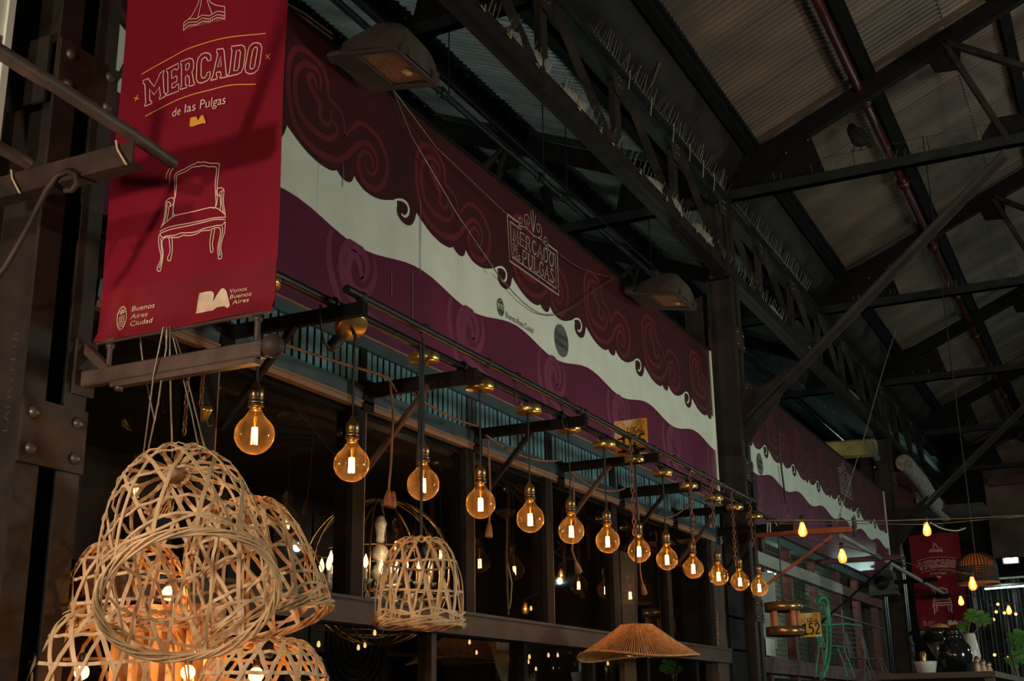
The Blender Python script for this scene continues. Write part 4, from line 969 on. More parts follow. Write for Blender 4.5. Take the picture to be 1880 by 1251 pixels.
# ------------------------------------------------------------------ bamboo cages
def cage_parts(t, R, H, ND, NR, wd, turn, flare=1.02, cap=.30, rimr=.014, seed=1, base=0., mat_='bamboo'):
    """woven dome, local: rim at z=0, crown at z=H; all strips separate"""
    rnd = random.Random(seed)
    def prof(s):          # s 0 rim .. 1 crown
        a = s*PI/2
        z = H*(math.sin(a)**.9 if s < 1 else 1); r = R*(math.cos(a)**.52 if s < 1 else 0)*(1+(flare-1)*(1-s))
        return r, z
    def pt(s, th, off):
        r, z = prof(s); r2, z2 = prof(min(s+.01, 1)); r1, z1 = prof(max(s-.01, 0))
        tg = Vector((r2-r1, z2-z1)); nn = Vector((tg.y, -tg.x)).normalized()
        if nn.x < 0 and nn.y < 0: nn = -nn
        return Vector(((r+nn.x*off)*math.cos(th), (r+nn.x*off)*math.sin(th), z+nn.y*off)), Vector((nn.x*math.cos(th), nn.x*math.sin(th), nn.y))
    for d in (1, -1):
        proto = None
        for k in range(ND):
            th0 = 2*PI*k/ND
            if proto is None or k % 4 == 0:
                pts = []; nr = []; n = 26; s1 = math.acos((cap*.95)**(1/.52))/(PI/2)
                for i in range(n+1):
                    s = s1*math.sin(i/n*PI/2); th = d*turn*(s+.25*s*s)+rnd.uniform(-.012, .012)
                    off = .0035*math.sin(i*PI*NR*2/n*.5+ (0 if d > 0 else PI))
                    p, q = pt(s, th, off*1.0+(.002 if d > 0 else -.002)); pts.append(p); nr.append(q)
                mb = MB().strip(pts, nr, wd*rnd.uniform(.85, 1.15), .0025)
                proto = part('bamboo_strip', mb, mat_, t, local=True); proto.rotation_euler = (0, 0, th0)
            else: again(proto, t, (0, 0, 0), (0, 0, th0+rnd.uniform(-.03, .03)))
    for j in range(NR):
        s = .80*(j+.75)/NR; n = 44; pts = []; nr = []
        for i in range(n+2):
            th = 2*PI*i/n; p, q = pt(s+.012*math.sin(th*2+j), th, .0042*(-1)**i*.8); pts.append(p); nr.append(q)
        part('ring_strip', MB().strip(pts, nr, wd*.85, .0025), mat_, t, local=True)
    for j in range(7):                                            # wrapped rim
        n = 60; pts = []
        for i in range(n): 
            th = 2*PI*i/n; ph = 4*th+j*2*PI/7+.5*math.sin(3*th+j); rr = rimr*.6
            r0 = prof(0)[0]; pts.append(Vector(((r0+rr*math.cos(ph)+.003*math.sin(3*th+j))*math.cos(th), (r0+rr*math.cos(ph))*math.sin(th), rr*math.sin(ph)-.002+base+.004*math.sin(2*th+j*1.7))))
        part('rim_strand', MB().tube(pts, rimr*.26, 5, True), mat_, t, local=True)
    for j in range(2):                                            # frayed double band just above the rim
        n = 46; pts = []; nr = []
        for i in range(n+2):
            th = 2*PI*i/n+j; p, q = pt(.035+.045*j/3+.02*math.sin(5*th+j*2), th, .005+.003*math.sin(9*th+j)); pts.append(p); nr.append(q)
        part('band_strip', MB().strip(pts, nr, wd*.8, .0025), mat_, t, local=True)
    cr = part('crown', MB().lathe([(R*cap*1.0, prof(math.acos(cap**(1/.52))/(PI/2))[1]-.004), (R*cap*.7, H*.995), (R*cap*.4, H*1.002), (R*.05, H*1.005), (R*.05, H*.995), (R*cap*.5, H*.99), (R*cap*.9, H*.975)], n=24), 'bamboo_dark', t, local=True)
    for j in range(14):
        a0 = j*2*PI/14; pts = []; nr = []
        for i in range(9):
            u = i/8; r_ = R*cap*(1.12-.95*u); a = a0+u*1.9; pts.append(Vector((r_*math.cos(a), r_*math.sin(a), H*(.972+.034*u)+.004*math.sin(i*2+j)))); nr.append(Vector((.3*math.cos(a), .3*math.sin(a), 1)))
        part('crown_strip', MB().strip(pts, nr, wd*.75, .003), mat_, t, local=True)
def cage(name_label, loc, rot, R, H, ND, NR, wd, turn, seed, lamp=True, **k):
    t = thing('bamboo_cage', name_label, 'lampshade', loc, 'woven bamboo cages')
    cage_parts(t, R, H, ND, NR, wd, turn, seed=seed, **k)
    t.rotation_euler = rot
    if lamp:
        part('lamp_socket', MB().lathe([(.008, H*.98), (.02, H*.95), (.022, H*.80), (.018, H*.78)], n=12), 'cord_black', t, local=True)
    return t
# tilt helper: axis of a cage as a direction, spin about it
def tilt(d): return Vector(d).to_track_quat('Z', 'Y').to_euler()
D0 = 3.22
rim = P(347, 1095, D=D0)
ax = (P(322, 858, D=D0+.42)-rim); H1 = ax.length
R1 = 158/F*D0
c1 = cage('large woven bamboo cage, topmost of the pile and tipped to show its round mouth', rim, tilt(ax), R1, H1*.95, 13, 4, .0115, .85, 3, lamp=False, cap=.16, rimr=.014)
c2 = cage('woven bamboo cage on the right of the pile with its wide pale rim', P(487, 1148, D=3.62), tilt(P(425, 935, D=3.74)-P(487, 1148, D=3.62)), .198, .38, 15, 5, .011, .75, 5, cap=.25)
c3 = cage('woven bamboo cage half hidden behind the near column', P(232, 1150, D=3.66), tilt((-.05, .03, 1)), .178, .25, 15, 4, .011, .6, 8)
c4 = cage('woven bamboo cage at the bottom left of the pile, cut off by the picture edge', P(195, 1335, D=3.55), tilt((-.08, -.02, 1)), .238, .34, 16, 4, .012, .65, 11)
c5 = cage('woven bamboo cage at the bottom right of the pile under the rim of another', P(478, 1335, D=3.42), tilt((.06, 0, 1)), .19, .24, 15, 4, .012, .6, 14)
c6 = cage('small bamboo cage lampshade hanging alone in front of the window on a long black cord', P(770, 1146, Y=2.262), tilt((.02, 0, 1)), .148, .30, 13, 3, .0092, .62, 17, cap=.42, rimr=.013, flare=1.04)
part_world('cord', MB().tube([P(778, 628, Y=2.257), P(775, 700, Y=2.26), P(774, 850, Y=2.262), P(773, 1000, Y=2.262)], .006, 6), 'cord_black', c6)
solo('loose_flex', MB().tube([P(772, 632, Y=2.262), P(771, 760, Y=2.262), P(766, 858, Y=2.262)], .0065, 6), 'cord_black', 'loose black flex end with a plug in front of the third bulb', 'flex')
# warm bulbs glowing inside the pile
for i, (p, e) in enumerate(((P(345, 1235, D=3.62), 1.8), (P(150, 1235, D=3.55), 1.8), (P(470, 1240, D=3.45), 1.6), (P(310, 1090, D=3.66), 1.6))):
    t = thing('cage_bulb', 'small lit bulb inside the pile of bamboo cages, %s' % ['between the two lower cages', 'in the bottom left cage', 'in the bottom right cage', 'behind the topmost cage'][i], 'bulb', p, 'bulbs inside the cages')
    part('glass', MB().ball(p, .022, 12, 8), 'bulb_glass_small', t); part('filament', MB().tube([p+Vector((0, 0, .012)), p-Vector((0, 0, .012))], .002, 5), 'filament_small', t); part('cap', MB().lathe([(.012, .02), (.012, .05), (.006, .055)], p, 10), 'bulb_cap', t)
    point('cage_light', (0, 0, 0), e, (1, .52, .2), .008, t)
# wires the pile hangs on
wl = [([(310,600),(318,640),(325,690),(318,760),(300,840),(262,845)], 'wire'), ([(300,600),(282,690),(262,845)], 'wire'), ([(306,600),(305,640),(290,740),(268,845)], 'wire'), ([(311,600),(313,720),(316,842)], 'wire'), ([(313,600),(335,690),(352,760),(369,845)], 'wire'), ([(316,600),(335,660),(350,720),(380,842)], 'wire')]
for i, (pl, m) in enumerate(wl[1:]):
    solo('hanging_wire', MB().tube([P(*q, D=3.56+.01*i) for q in pl], .0026, 5), m, 'thin wire the pile of bamboo cages hangs on, %s from the left' % ordinal(i), 'wire', 'wires above the bamboo cages')
solo('hanging_wire', MB().tube([P(*q, D=3.75) for q in ((257,620),(265,690),(278,745),(284,772))], .003, 5), 'wire', 'loose wire end dangling below the red banner', 'wire', 'wires above the bamboo cages')
# pale boards behind the pile
t = thing('pale_crate', 'pale wooden crate boards seen through the lower bamboo cages', 'crate', P(230, 1251, D=3.72))
for i in range(6):
    a = P(215+i*34, 1112, D=3.74); part('board', MB().box((a.x, a.y-.004, a.z-.6), (a.x+.075, a.y+.012, a.z+.002*i)), 'bamboo', t)
# chains behind the banner arm
for i, (x, y0, y1) in enumerate(((372, 690, 745), (345, 690, 800))):
    a, b = P(x, y0, Y=2.78), P(x-1, y1, Y=2.78); chain(a.x, 2.78, a.z, b.z, 'dark chain hanging behind the banner arm, %s one' % ('right', 'left')[i], .003, .03)
a, b = P(375, 765, Y=2.7), P(362, 740, Y=2.7)
t = thing('spot_lamp', 'small brass spot lamp lying tilted on a chain behind the banner arm', 'lamp', a); part('lamp_head', MB().lathe([(.01, -.02), (.014, 0), (.022, .03), (.02, .036)], a, 12, Vector((-.3, -.5, .8)).to_track_quat('Z', 'Y').to_matrix()), 'brass', t)
part('lamp_neck', MB().tube([a, a+Vector((.02, 0, -.03)), a+Vector((.04, 0, -.02))], .006, 6), 'cord_black', t)

# ------------------------------------------------------------------ fibre shade
c = P(1171, 1205, Y=2.36); sx = 111/F*(c-CAM).dot(fwd)
t = thing('fibre_shade', 'wide flat cone lampshade of orange brown fibre strings hanging before the window', 'lampshade', c)
def frim(a): return Vector((c.x+sx*math.cos(a), c.y+sx*math.sin(a), c.z+.012*math.cos(2*a+.6)+.008*math.sin(3*a)))
def ftop(a): return Vector((c.x+.27*sx*math.cos(a), c.y+.27*sx*math.sin(a), c.z+.155))
part('rim_wire', MB().tube([frim(k*2*PI/60) for k in range(60)], .006, 6, True), 'fibre', t)
part('top_wire', MB().tube([ftop(k*2*PI/30) for k in range(30)], .005, 6, True), 'fibre', t)
for q in range(12):
    mb = MB()
    for k in range(12):
        a = 2*PI*(q*12+k)/144+random.uniform(-.004, .004)
        p0, p1 = frim(a), ftop(a+random.uniform(-.02, .02)); mb.tube([p0, p0.lerp(p1, .5)-Vector((0, 0, .006)), p1], .0031, 4)
    part('fibre_strings', mb, 'fibre', t, kind='stuff')
part('top_disc', MB().lathe([(.27*sx, .15), (.27*sx, .157), (.01, .16)], c, 30), 'fibre', t)
part('cord', MB().tube([c+Vector((0, 0, .155)), P(1168, 1030, Y=2.36), P(1166, 868, Y=2.36)], .005, 6), 'cord_black', t)

# ------------------------------------------------------------------ inside the shop: hoop chandelier with candles
O = P(695, 1050, Y=3.75); RO = 136/F*(O-CAM).dot(fwd)
t = thing('hoop_chandelier', 'round chandelier of brass hoops with lit candle bulbs and glass drops behind the window', 'chandelier', O-Vector((0, 0, RO)))
for k in range(7):
    a = k*PI/7; ti = .35*math.sin(k*1.7)
    part('hoop', MB().tube([O+Vector((RO*math.cos(u)*math.cos(a), RO*math.cos(u)*math.sin(a), RO*math.sin(u)*(.98))) for u in [q*2*PI/40 for q in range(40)]], .0065, 6, True), 'brass_dark', t)
for zz, rr in ((.25, .9), (-.35, .93), (-.62, .78), (-.8, .6)): part('ring', MB().tube([O+Vector((RO*rr*math.cos(u), RO*rr*math.sin(u), RO*zz)) for u in [q*2*PI/40 for q in range(40)]], .006, 6, True), 'brass', t)
st = [(.0, .0), (.014, .0), (.03, .02), (.038, .05), (.03, .075), (.016, .085), (.022, .1), (.044, .13), (.048, .155), (.04, .18), (.018, .2), (.046, .235), (.05, .26), (.042, .285), (.016, .305), (.026, .33), (.022, .35), (.03, .39), (.036, .42), (.026, .445), (.02, .46), (.0, .47)]
cs = P(697, 1062, Y=3.72)
part('glass_column', MB().lathe([(max(r, 1e-5), z) for r, z in st], cs-Vector((0, 0, .12)), 18), 'crystal', t)
cands = [(603, 1045, 3.6), (622, 1060, 3.5), (607, 1032, 3.9), (590, 1048, 3.75), (612, 1054, 4.0), (671, 1040, 3.55), (690, 1058, 4.1), (718, 1050, 3.6), (728, 1048, 3.9), (746, 1042, 4.0), (770, 1045, 3.6), (790, 1048, 3.55), (700, 1052, 3.45)]
for i, (x, y, Y) in enumerate(cands):
    p = P(x, y+14, Y=Y)
    arm = part('candle_arm', MB().tube([cs+Vector((0, 0, -.10)), cs.lerp(p, .5)+Vector((0, 0, -.16)), p+Vector((0, 0, -.075)), p+Vector((0, 0, -.045))], .007, 6), 'crystal', t)
    part('drip_dish', MB().lathe([(.008, -.055), (.03, -.045), (.04, -.03), (.038, -.028), (.01, -.038)], p, 14), 'crystal', arm)
    part('candle', MB().lathe([(.0095, -.04), (.0095, .03), (.007, .032)], p, 10), 'candle', arm)
    part('flame_bulb', MB().lathe([(.006, .032), (.013, .048), (.0145, .06), (.010, .08), (.004, .097), (1e-5, .105)], p, 10), 'candle_flame', arm)
dr = MB()
rr = random.Random(4)
for i in range(120):
    a = rr.uniform(0, 2*PI); r_ = rr.uniform(.04, .30); q = cs+Vector((r_*math.cos(a), r_*math.sin(a)*.8, -.11-rr.uniform(0, .10))); dr.lathe([(1e-5, .02), (.007, .008), (.005, -.012), (1e-5, -.02)], q, 6)
part('glass_drops', dr, 'crystal', t, kind='stuff')
point('chandelier_light', (-.18, -.26, RO+.02), 4.0, (1, .66, .36), .012, t); point('chandelier_light', (.2, -.15, RO+.02), 3.2, (1, .66, .36), .012, t)
# straw pendant with a bulb
p = P(335, 925, Y=3.6); t = thing('straw_pendant', 'lit straw cone pendant lamp inside the stall, seen through the topmost bamboo cage', 'lamp', p)
mb = MB()
for k in range(60):
    a = 2*PI*k/60; mb.tube([p+Vector((.16*math.cos(a), .16*math.sin(a), -.04)), p+Vector((.03*math.cos(a), .03*math.sin(a), .10))], .005, 4)
part('straw_shade', mb, 'bamboo_dark', t, kind='stuff'); part('bulb', MB().ball(p+Vector((0, 0, -.03)), .03, 12, 8), 'candle_flame', t); part('cord', MB().tube([p+Vector((0, 0, .1)), p+Vector((0, 0, .9))], .004, 5), 'cord_black', t)
point('straw_light', (0, 0, -.09), 1.2, (1, .55, .22), .01, t)
# leaf lamp, bulbs standing for reflected string lights, plate lamp
p = P(917, 1208, Y=3.3); t = thing('gilt_leaf_lamp', 'gilded leaf shaped wall lamp behind the lower window', 'lamp', p)
part('leaf_shade', MB().prism([(-.15, .12), (.13, .12), (.13, -.02), (.10, -.16), (.07, -.24), (.02, -.17), (-.09, -.05)], lambda x, z: p+Vector((x*.8, -.01, z*.9)), lambda x, z: p+Vector((x*.8, .02+.03*math.sin(x*20), z*.9))), 'brass_dark', t)
part('tip', MB().ball(p+Vector((.055, 0, -.235)), .014, 10, 6), 'brass', t)
p = P(928, 943, Y=3.1); t = thing('ceiling_rose', 'fluted pale ceiling cup with a chain behind the window glass', 'lamp', p); part('cup', MB().lathe([(.01, -.03), (.03, -.022), (.055, 0), (.06, .018), (.055, .02)], p, 16), 'frame_bronze', t)
pts = [P(931, 950, Y=3.1), P(931, 1040, Y=3.1), P(934, 1130, Y=3.1)]; part('chain', MB().tube(pts, .006, 5), 'cord_brown', t); part('flex', MB().tube([P(931, 1030, Y=3.1), P(940, 1070, Y=3.1), P(938, 1105, Y=3.1), P(933, 1128, Y=3.1)], .004, 5), 'tie_pale', t)
fb = [(585, 1184), (773, 1178), (875, 1199), (972, 1207), (862, 1180), (932, 1206), (1007, 1204), (1024, 1204), (1064, 1211), (1116, 1219), (970, 1216), (984, 1229), (975, 1118), (1195, 1120), (670, 1186), (688, 1163), (658, 1190), (1205, 1130)]  # string lights mirrored in the glass, built as small bulbs behind it
for i, (x, y) in enumerate(fb):
    p = P(x, y, Y=3.25+.25*(i % 3)); q = 'below the sill beam' if y > 1150 else 'above the sill beam'
    o = solo('reflection_bulb', MB().lathe([(1e-5, -.013), (.007, -.008), (.0085, 0), (.006, .01), (.004, .015), (1e-5, .016)], p, 8), 'fairy', 'tiny lit bulb added as a window reflection %s, %s from the left' % (q, ordinal(sorted([f[0] for f in fb if (f[1] > 1150) == (y > 1150)]).index(x))), 'bulb', 'bulbs added as window reflections')
solo('reflection_string', MB().tube([P(x, 1165+8*math.sin(x*.03), Y=3.4) for x in range(570, 1230, 30)], .003, 4), 'cord_black', 'dark string added for the reflection bulbs behind the lower window', 'cable')  # string added to carry the bulbs that stand for reflections
solo('reflection_string', MB().tube([P(1205, 1126, Y=3.75), P(1203, 1000, Y=3.75), P(1200, 900, Y=3.75)], .003, 4), 'cord_black', 'thin dark cord added for the rightmost reflection bulb above the sill', 'cable')
p = P(655, 1180, Y=4.4); t = thing('woven_plate', 'dark round woven wall plate behind the lower window', 'plate', p)
for k in range(6): part('plate_ring', MB().tube([p+Vector((.06*(k+1)*math.cos(u)*.9, .012*math.sin(u*24), .05*(k+1)*math.sin(u))) for u in [q*2*PI/48 for q in range(48)]], .02, 5, True), 'frame_dark', t)
p = P(1120, 1060, Y=3.4); t = thing('glass_cone_lamp', 'small clear cone glass lamp behind the window beside the seventh bulb', 'lamp', p); part('cone', MB().lathe([(.012, .09), (.05, -.05), (.052, -.052)], p, 16), 'crystal_glass', t); part('bulb', MB().lathe([(1e-5, -.045), (.008, -.03), (.008, .02), (1e-5, .03)], p, 8), 'fairy', t); part('cap', MB().ball(p+Vector((0, 0, .10)), .013, 8, 6), 'fairy', t)
p = P(400, 1000, Y=5.2)
for i, (xa, xb, z) in enumerate(((3.2, 5.6, 1.5), (6.2, 8.9, 1.35))):
    t = thing('shelf_unit', 'dark shelf against the back wall of the lamp stall, %s half' % ('left', 'right')[i], 'shelf', ((xa+xb)/2, 5.2, 0))
    for k in range(4): part('shelf_board', MB().box((xa, 5.05, .4+k*.55), (xb, 5.44, .43+k*.55)), 'frame_bronze', t)
    for x in (xa, xb): part('upright', MB().box((x-.02, 5.05, 0), (x+.02, 5.44, 2.4)), 'frame_dark', t)
p = P(1230, 1080, Y=3.3); solo('shutter_board', MB().box((8.42, 3.3, 1.0), (8.72, 3.34, 2.75)), 'lip_wood', 'tall brown board leaning inside the last window of the lamp stall', 'board')
p0, p1 = P(1305, 1128, Y=2.86), P(1306, 1185, Y=2.86)
t = thing('bead_string', 'thin string of shiny beads at the edge of the last window', 'beads', p1)
for k in range(16):
    part('bead', MB().ball(p0.lerp(p1, k/15)-Vector((0, .05, 0)), .006, 6, 4), 'brass', t)

# ------------------------------------------------------------------ second stall
T2 = 2.9
s2f = thing('stall_frame', 'dark red post frame of the stall with mesh walls beyond the middle column', 'stall', (13.3, T2, 0))
for x in (10.95, 11.9, 12.95, 14.05, 15.1, 16.2): part('post', MB().box((x-.05, T2+.01, 0), (x+.03, T2+.09, 3.17)), 'post_red', s2f)
part('top_beam', MB().box((10.2, T2-.03, 2.845), (14.0, T2+.05, 2.955)), 'beam_grey', s2f); part('top_beam', MB().box((14.01, T2-.02, 2.85), (16.5, T2+.05, 2.955)), 'post_red', s2f)
part('sill_beam', MB().box((10.2, T2-.04, 1.93), (16.5, T2+.1, 2.06)), 'post_red', s2f); part('skirt_board', MB().box((10.2, T2+.02, .1), (16.5, T2+.06, 1.9)), 'frame_dark', s2f)
part('top_rail', MB().box((10.2, T2-.02, 3.1), (16.5, T2+.06, 3.17)), 'frame_teal', s2f)
part('shelf_rail', MB().box((10.9, T2+.0, 2.60), (16.4, T2+.02, 2.615)), 'white_paint', s2f)
g = thing('mesh_wall', 'pale green square wire mesh wall inside the second stall', 'mesh', (13.2, T2+.5, 2))
for s, n in (('v', 110), ('h', 26)):
    mb = MB()
    for i in range(n):
        if s == 'v': x = 10.3+i*.056; mb.beam((x, T2+.42, 1.95), (x, T2+.42, 3.3), .007, .007)
        else: z = 1.97+i*.05; mb.beam((10.3, T2+.43, z), (16.4, T2+.43, z), .007, .007)
    part('mesh_wires', mb, 'grid', g, kind='stuff')
struct('wall_stall', MB().box((10.2, T2+1.0, 0), (16.5, T2+1.06, 3.3)), 'cream_wall')
struct('wall_stall_side', MB().box((16.5, T2, 0), (16.56, T2+1.5, 4.4)), 'inside')
point('stall_tube_light', (11.6, T2+.72, 2.95), 20, (.75, 1, .72), .02); point('stall_tube_light', (14.4, T2+.72, 2.95), 14, (.8, 1, .75), .02)
p = P(1417, 1046, Y=3.25); solo('green_lantern', MB().lathe([(1e-5, .05), (.03, .04), (.045, .0), (.04, -.05), (1e-5, -.055)], p, 12), 'green_glow', 'small glowing green white lantern inside the second stall', 'lamp')
p = P(1392, 960, Y=2.6)
t = thing('rail_clamp_strap', 'pale tied strap hanging on the end of the last black bracket', 'strap', P(1412, 975, X=9.27))
for x in (1409, 1414): part('strap_tail', MB().tube([P(x, 960, X=9.27), P(x, 978, X=9.27)], .006, 5), 'tie_pale', t)
part('strap_top', MB().tube([P(1409, 966, X=9.27), P(1412, 960, X=9.27), P(1424, 960, X=9.27), P(1427, 966, X=9.27)], .006, 5), 'tie_pale', t)
# rails and brackets of the second stall
t = thing('orange_bracket', 'long rust orange arm with a diagonal brace on the middle column', 'bracket', (10.0, 2.75, 2.98))
a, b = P(1386, 982, X=10.02), P(1566, 972, X=10.02); part('arm', MB().beam(a, b, .045, .05), 'orange_steel', t); part('end_plate', MB().box((10.0, b.y-.012, b.z-.06), (10.05, b.y, b.z+.09)), 'steel_green', t)
part('brace', MB().beam(P(1528, 984, X=10.02), P(1400, 1080, X=10.02), .022, .022, (1, 0, 0)), 'orange_steel', t); part('top_block', MB().box((9.99, P(1524, 967, X=10.02).y-.02, a.z+.02), (10.05, P(1524, 967, X=10.02).y+.02, a.z+.075)), 'cord_black', t)
solo('outer_rail', MB().tube([(11.15, 2.255, 3.105), (18.1, 2.255, 3.09)], .022, 8), 'beam_grey', 'pale brown pipe rail in front of the second stall, past the orange arm', 'rail')
for i, (pa, pb, lab) in enumerate((((1455, 1036), (1655, 1023), 'dark red arm carrying the pale pipe rail'), ((1642, 1070), (1722, 1064), 'black arm in front of the far red banner'), ((1690, 1096), (1745, 1094), 'dark thin arm low in front of the far red banner'))):
    xx = (13.0, 15.6, 17.0)[i]; a, b = P(*pa, X=xx), P(*pb, X=xx); t = thing('rail_bracket', lab, 'bracket', a, 'arms of the second stall rail'); part('arm', MB().beam(a, b, .04, .05), 'post_red' if i == 0 else 'bracket_black', t)
    if i == 0: part('strut', MB().beam(b+(a-b)*.05, P(1500, 1150, X=xx), .02, .02, (1, 0, 0)), 'bracket_black', t)
# brass two ring pendant
c = P(1442, 1160, Y=2.37); sd = 35/F*(c-CAM).dot(fwd); hz = 44/F*(c-CAM).dot(fwd)
t = thing('brass_ring_lamp', 'pendant lamp of two brass rings with upright tubes beside the middle column', 'lamp', c)
for z in (0, hz): part('ring', MB().lathe([(sd, z-.033), (sd, z+.033), (sd-.006, z+.033), (sd-.006, z-.033), (sd, z-.033)], c, 40), 'brass_dark', t)
for a in (-2.2, -1.5, -.4, 1.2, 2.6): part('tube', MB().lathe([(.022, -.02), (.022, hz*1.0), (.016, hz*1.02)], c+Vector((.7*sd*math.cos(a), .7*sd*math.sin(a), 0)), 14), 'clay', t)
part('cord', MB().tube([c+Vector((0, 0, hz)), Vector((c.x, 2.37, 2.985))], .005, 5), 'cord_black', t)
number_sign(11.0, 2.66, 2.47, 2.232, 2.436, '152', 'orange stall number sign reading LOCAL 152 behind the brass ring lamp')
# cloth and paper at the column
pts = [(1392, 1050), (1420, 1052), (1424, 1120), (1428, 1192), (1398, 1190)]
solo('hanging_cloth', MB().prism([(P(x, y, Y=2.86).x, P(x, y, Y=2.86).z) for x, y in pts], lambda x, z: Vector((x, 2.86+.01*math.sin(x*30), z)), lambda x, z: Vector((x, 2.872+.01*math.sin(x*30), z))), 'pink_clay' if False else 'beam_grey', 'pale grey cloth hanging right of the middle column', 'cloth')
a, b = P(1405, 1172, Y=2.84), P(1424, 1206, Y=2.84); t = thing('paper_notice', 'small white paper notice right of the middle column', 'notice', a)
part('sheet', MB().box((a.x, 2.838, b.z), (b.x, 2.841, a.z)), 'paper', t)
# chairs of green metal hung in front of the mesh
def wire_chair(p, k, m, lab, lean=.0):
    t = thing('metal_chair', lab, 'chair', p, 'metal chairs hung on the mesh wall'); q = lambda x, y, z: p+Vector((x*k, y*k, z*k))
    for s in (-1, 1):
        part('leg', MB().tube([q(.20*s, -.02, .45), q(.22*s, -.10, .2), q(.26*s, -.14, 0)], .011*k, 6), m, t); part('leg', MB().tube([q(.20*s, .25, .45), q(.24*s, .3, .2), q(.27*s, .33, 0)], .011*k, 6), m, t)
        part('back_post', MB().tube([q(.20*s, .25, .45), q(.19*s, .30, .75), q(.14*s, .33, .95)], .013*k, 6), m, t)
    part('seat', MB().box(q(-.22, -.04, .44), q(.22, .27, .462)), m, t); part('top_rail', MB().tube([q(-.14, .33, .95), q(0, .335, .99), q(.14, .33, .95)], .014*k, 6), m, t)
    for i in range(5): part('back_slat', MB().tube([q(-.10+.05*i, .27, .47), q(-.10+.05*i, .325, .96)], .006*k, 5), m, t)
    for z in (.2,): part('stretcher', MB().tube([q(-.22, -.10, z), q(.22, -.10, z)], .007*k, 5), m, t)
    return t
wire_chair(P(1545, 1245, Y=2.55), .62, 'chair_green', 'green painted metal chair hanging in front of the mesh wall')
p = P(1512, 1100, Y=2.5)
t = thing('green_strap', 'thick green strap looped over the frame of the green chair', 'strap', P(1520, 1190, Y=2.5)); part('strap', MB().tube([P(x, y, Y=2.5) for x, y in smooth([(1500, 1108), (1505, 1098), (1516, 1102), (1520, 1130), (1522, 1170), (1519, 1215), (1508, 1245)], 3)], .022, 7), 'chair_green', t)
part('bar', MB().tube([P(1512, 1148, Y=2.48), P(1555, 1146, Y=2.48), P(1580, 1150, Y=2.48)], .012, 6), 'chair_green', t)
for i in range(2): wire_chair(P(1590+i*28, 1250, Y=2.6), .5, 'white_paint', 'thin white wire chair at the bottom right of the mesh wall, %s one' % ('left', 'right')[i])
t = thing('wire_basket', 'pale wire shelf rack hanging over the green chair', 'rack', P(1552, 1185, Y=2.44))
for i in range(6):
    z = 1152+i*9; part('wire', MB().tube([P(1522+i*2, z, Y=2.44), P(1552, z+2, Y=2.38), P(1586-i*1.5, z+2, Y=2.44)], .004, 4), 'white_paint', t)
# loudspeaker box on the far post
a = P(1592, 1050, X=15.8); b = P(1645, 1092, X=15.8); t = thing('loudspeaker', 'dark loudspeaker box on a bracket before the far column', 'speaker', (15.8, (a.y+b.y)/2, b.z))
part('cabinet', MB().prism([(a.y, b.z), (b.y, b.z+.01), (b.y+.03, a.z), (a.y-.02, a.z+.03)], lambda y, z: Vector((15.8, y, z)), lambda y, z: Vector((16.1, y, z))), 'speaker_black', t)
part('horn', MB().lathe([(.09, 0), (.06, .05), (.03, .08)], (15.795, (a.y+b.y)/2, (a.z+b.z)/2), 14, Matrix.Rotation(PI/2, 3, 'Y')), 'cord_black', t)
# yellow beam and boxes over the second board
a, b = P(1520, 818, Y=3.6), P(1604, 838, Y=3.2)
t = thing('yellow_beam', 'faded yellow steel box above the second sign board', 'beam', (15.5, 3.6, 4.95)); a = P(1530, 818, Y=3.4); part('box_section', MB().beam(P(1518, 828, X=16.0), P(1608, 822, X=16.0), .25, .2), 'yellow_steel', t)
part('end_piece', MB().beam(P(1597, 812, X=15.8), P(1612, 845, X=15.8), .06, .09, (1, 0, 0)), 'white_paint', t)
for i, (x, y, s) in enumerate(((1655, 880, .34), (1668, 905, .30), (1682, 893, .26))):
    p = P(x, y+25, X=20.5); z0_ = P(1668, 935, X=20.5).z; solo('stacked_box', MB().prism([(p.y-s/2, z0_), (p.y+s/2, z0_), (p.y+s/2, p.z+s), (p.y-s/2, p.z+s)], lambda yy, z: Vector((20.5+.5*i, yy, z)), lambda yy, z: Vector((20.85+.5*i, yy, z))), ['post_red', 'pink_clay', 'brown_wall'][i], ['dark red', 'patched pale', 'brown'][i]+' box piled beyond the far column under the roof', 'box', 'boxes piled beyond the far column')
ld = thing('loft_deck', 'dark plank loft behind the far column that the boxes are piled on', 'loft', (21.1, 2.5, 0))
part('deck', MB().box((20.4, 1.9, z0_-.08), (21.95, 3.6, z0_-.001)), 'box_dark', ld)
for yy in (2.75, 3.5): part('deck_post', MB().box((21.8, yy-.05, 0), (21.9, yy+.05, z0_-.08)), 'box_dark', ld)
solo('wrapped_duct', MB().tube([P(x, y, Y=2.6) for x, y in ((1660, 850), (1690, 885), (1712, 920), (1735, 945))], .12, 12), 'sleeve', 'pale wrapped duct running along the far girder', 'duct')
p = P(1688, 932, X=21); solo('tube_lamp', MB().tube([P(1672, 927, X=21), P(1683, 940, X=21)], .03, 8), 'tube_glow', 'short lit white tube beyond the far column', 'lamp')
# far red banner on the third column
b2, S2, w2 = banner(17.5, 2.635, 1.985, 2.645, 3.895, 'small looking far red banner on the farthest column')
print_banner(b2, S2, -.062, 2.645-zb, 1.6)
for zz, lab in ((3.935, 'black arm above the far red banner'), (2.60, 'black arm below the far red banner')):
    t = thing('banner_arm', lab, 'bracket', (17.5, 2.75, zz), 'arms of the far banner'); part('arm', MB().beam((17.5, 2.75, zz), (17.5, 1.95, zz), .035, .05), 'bracket_black', t)
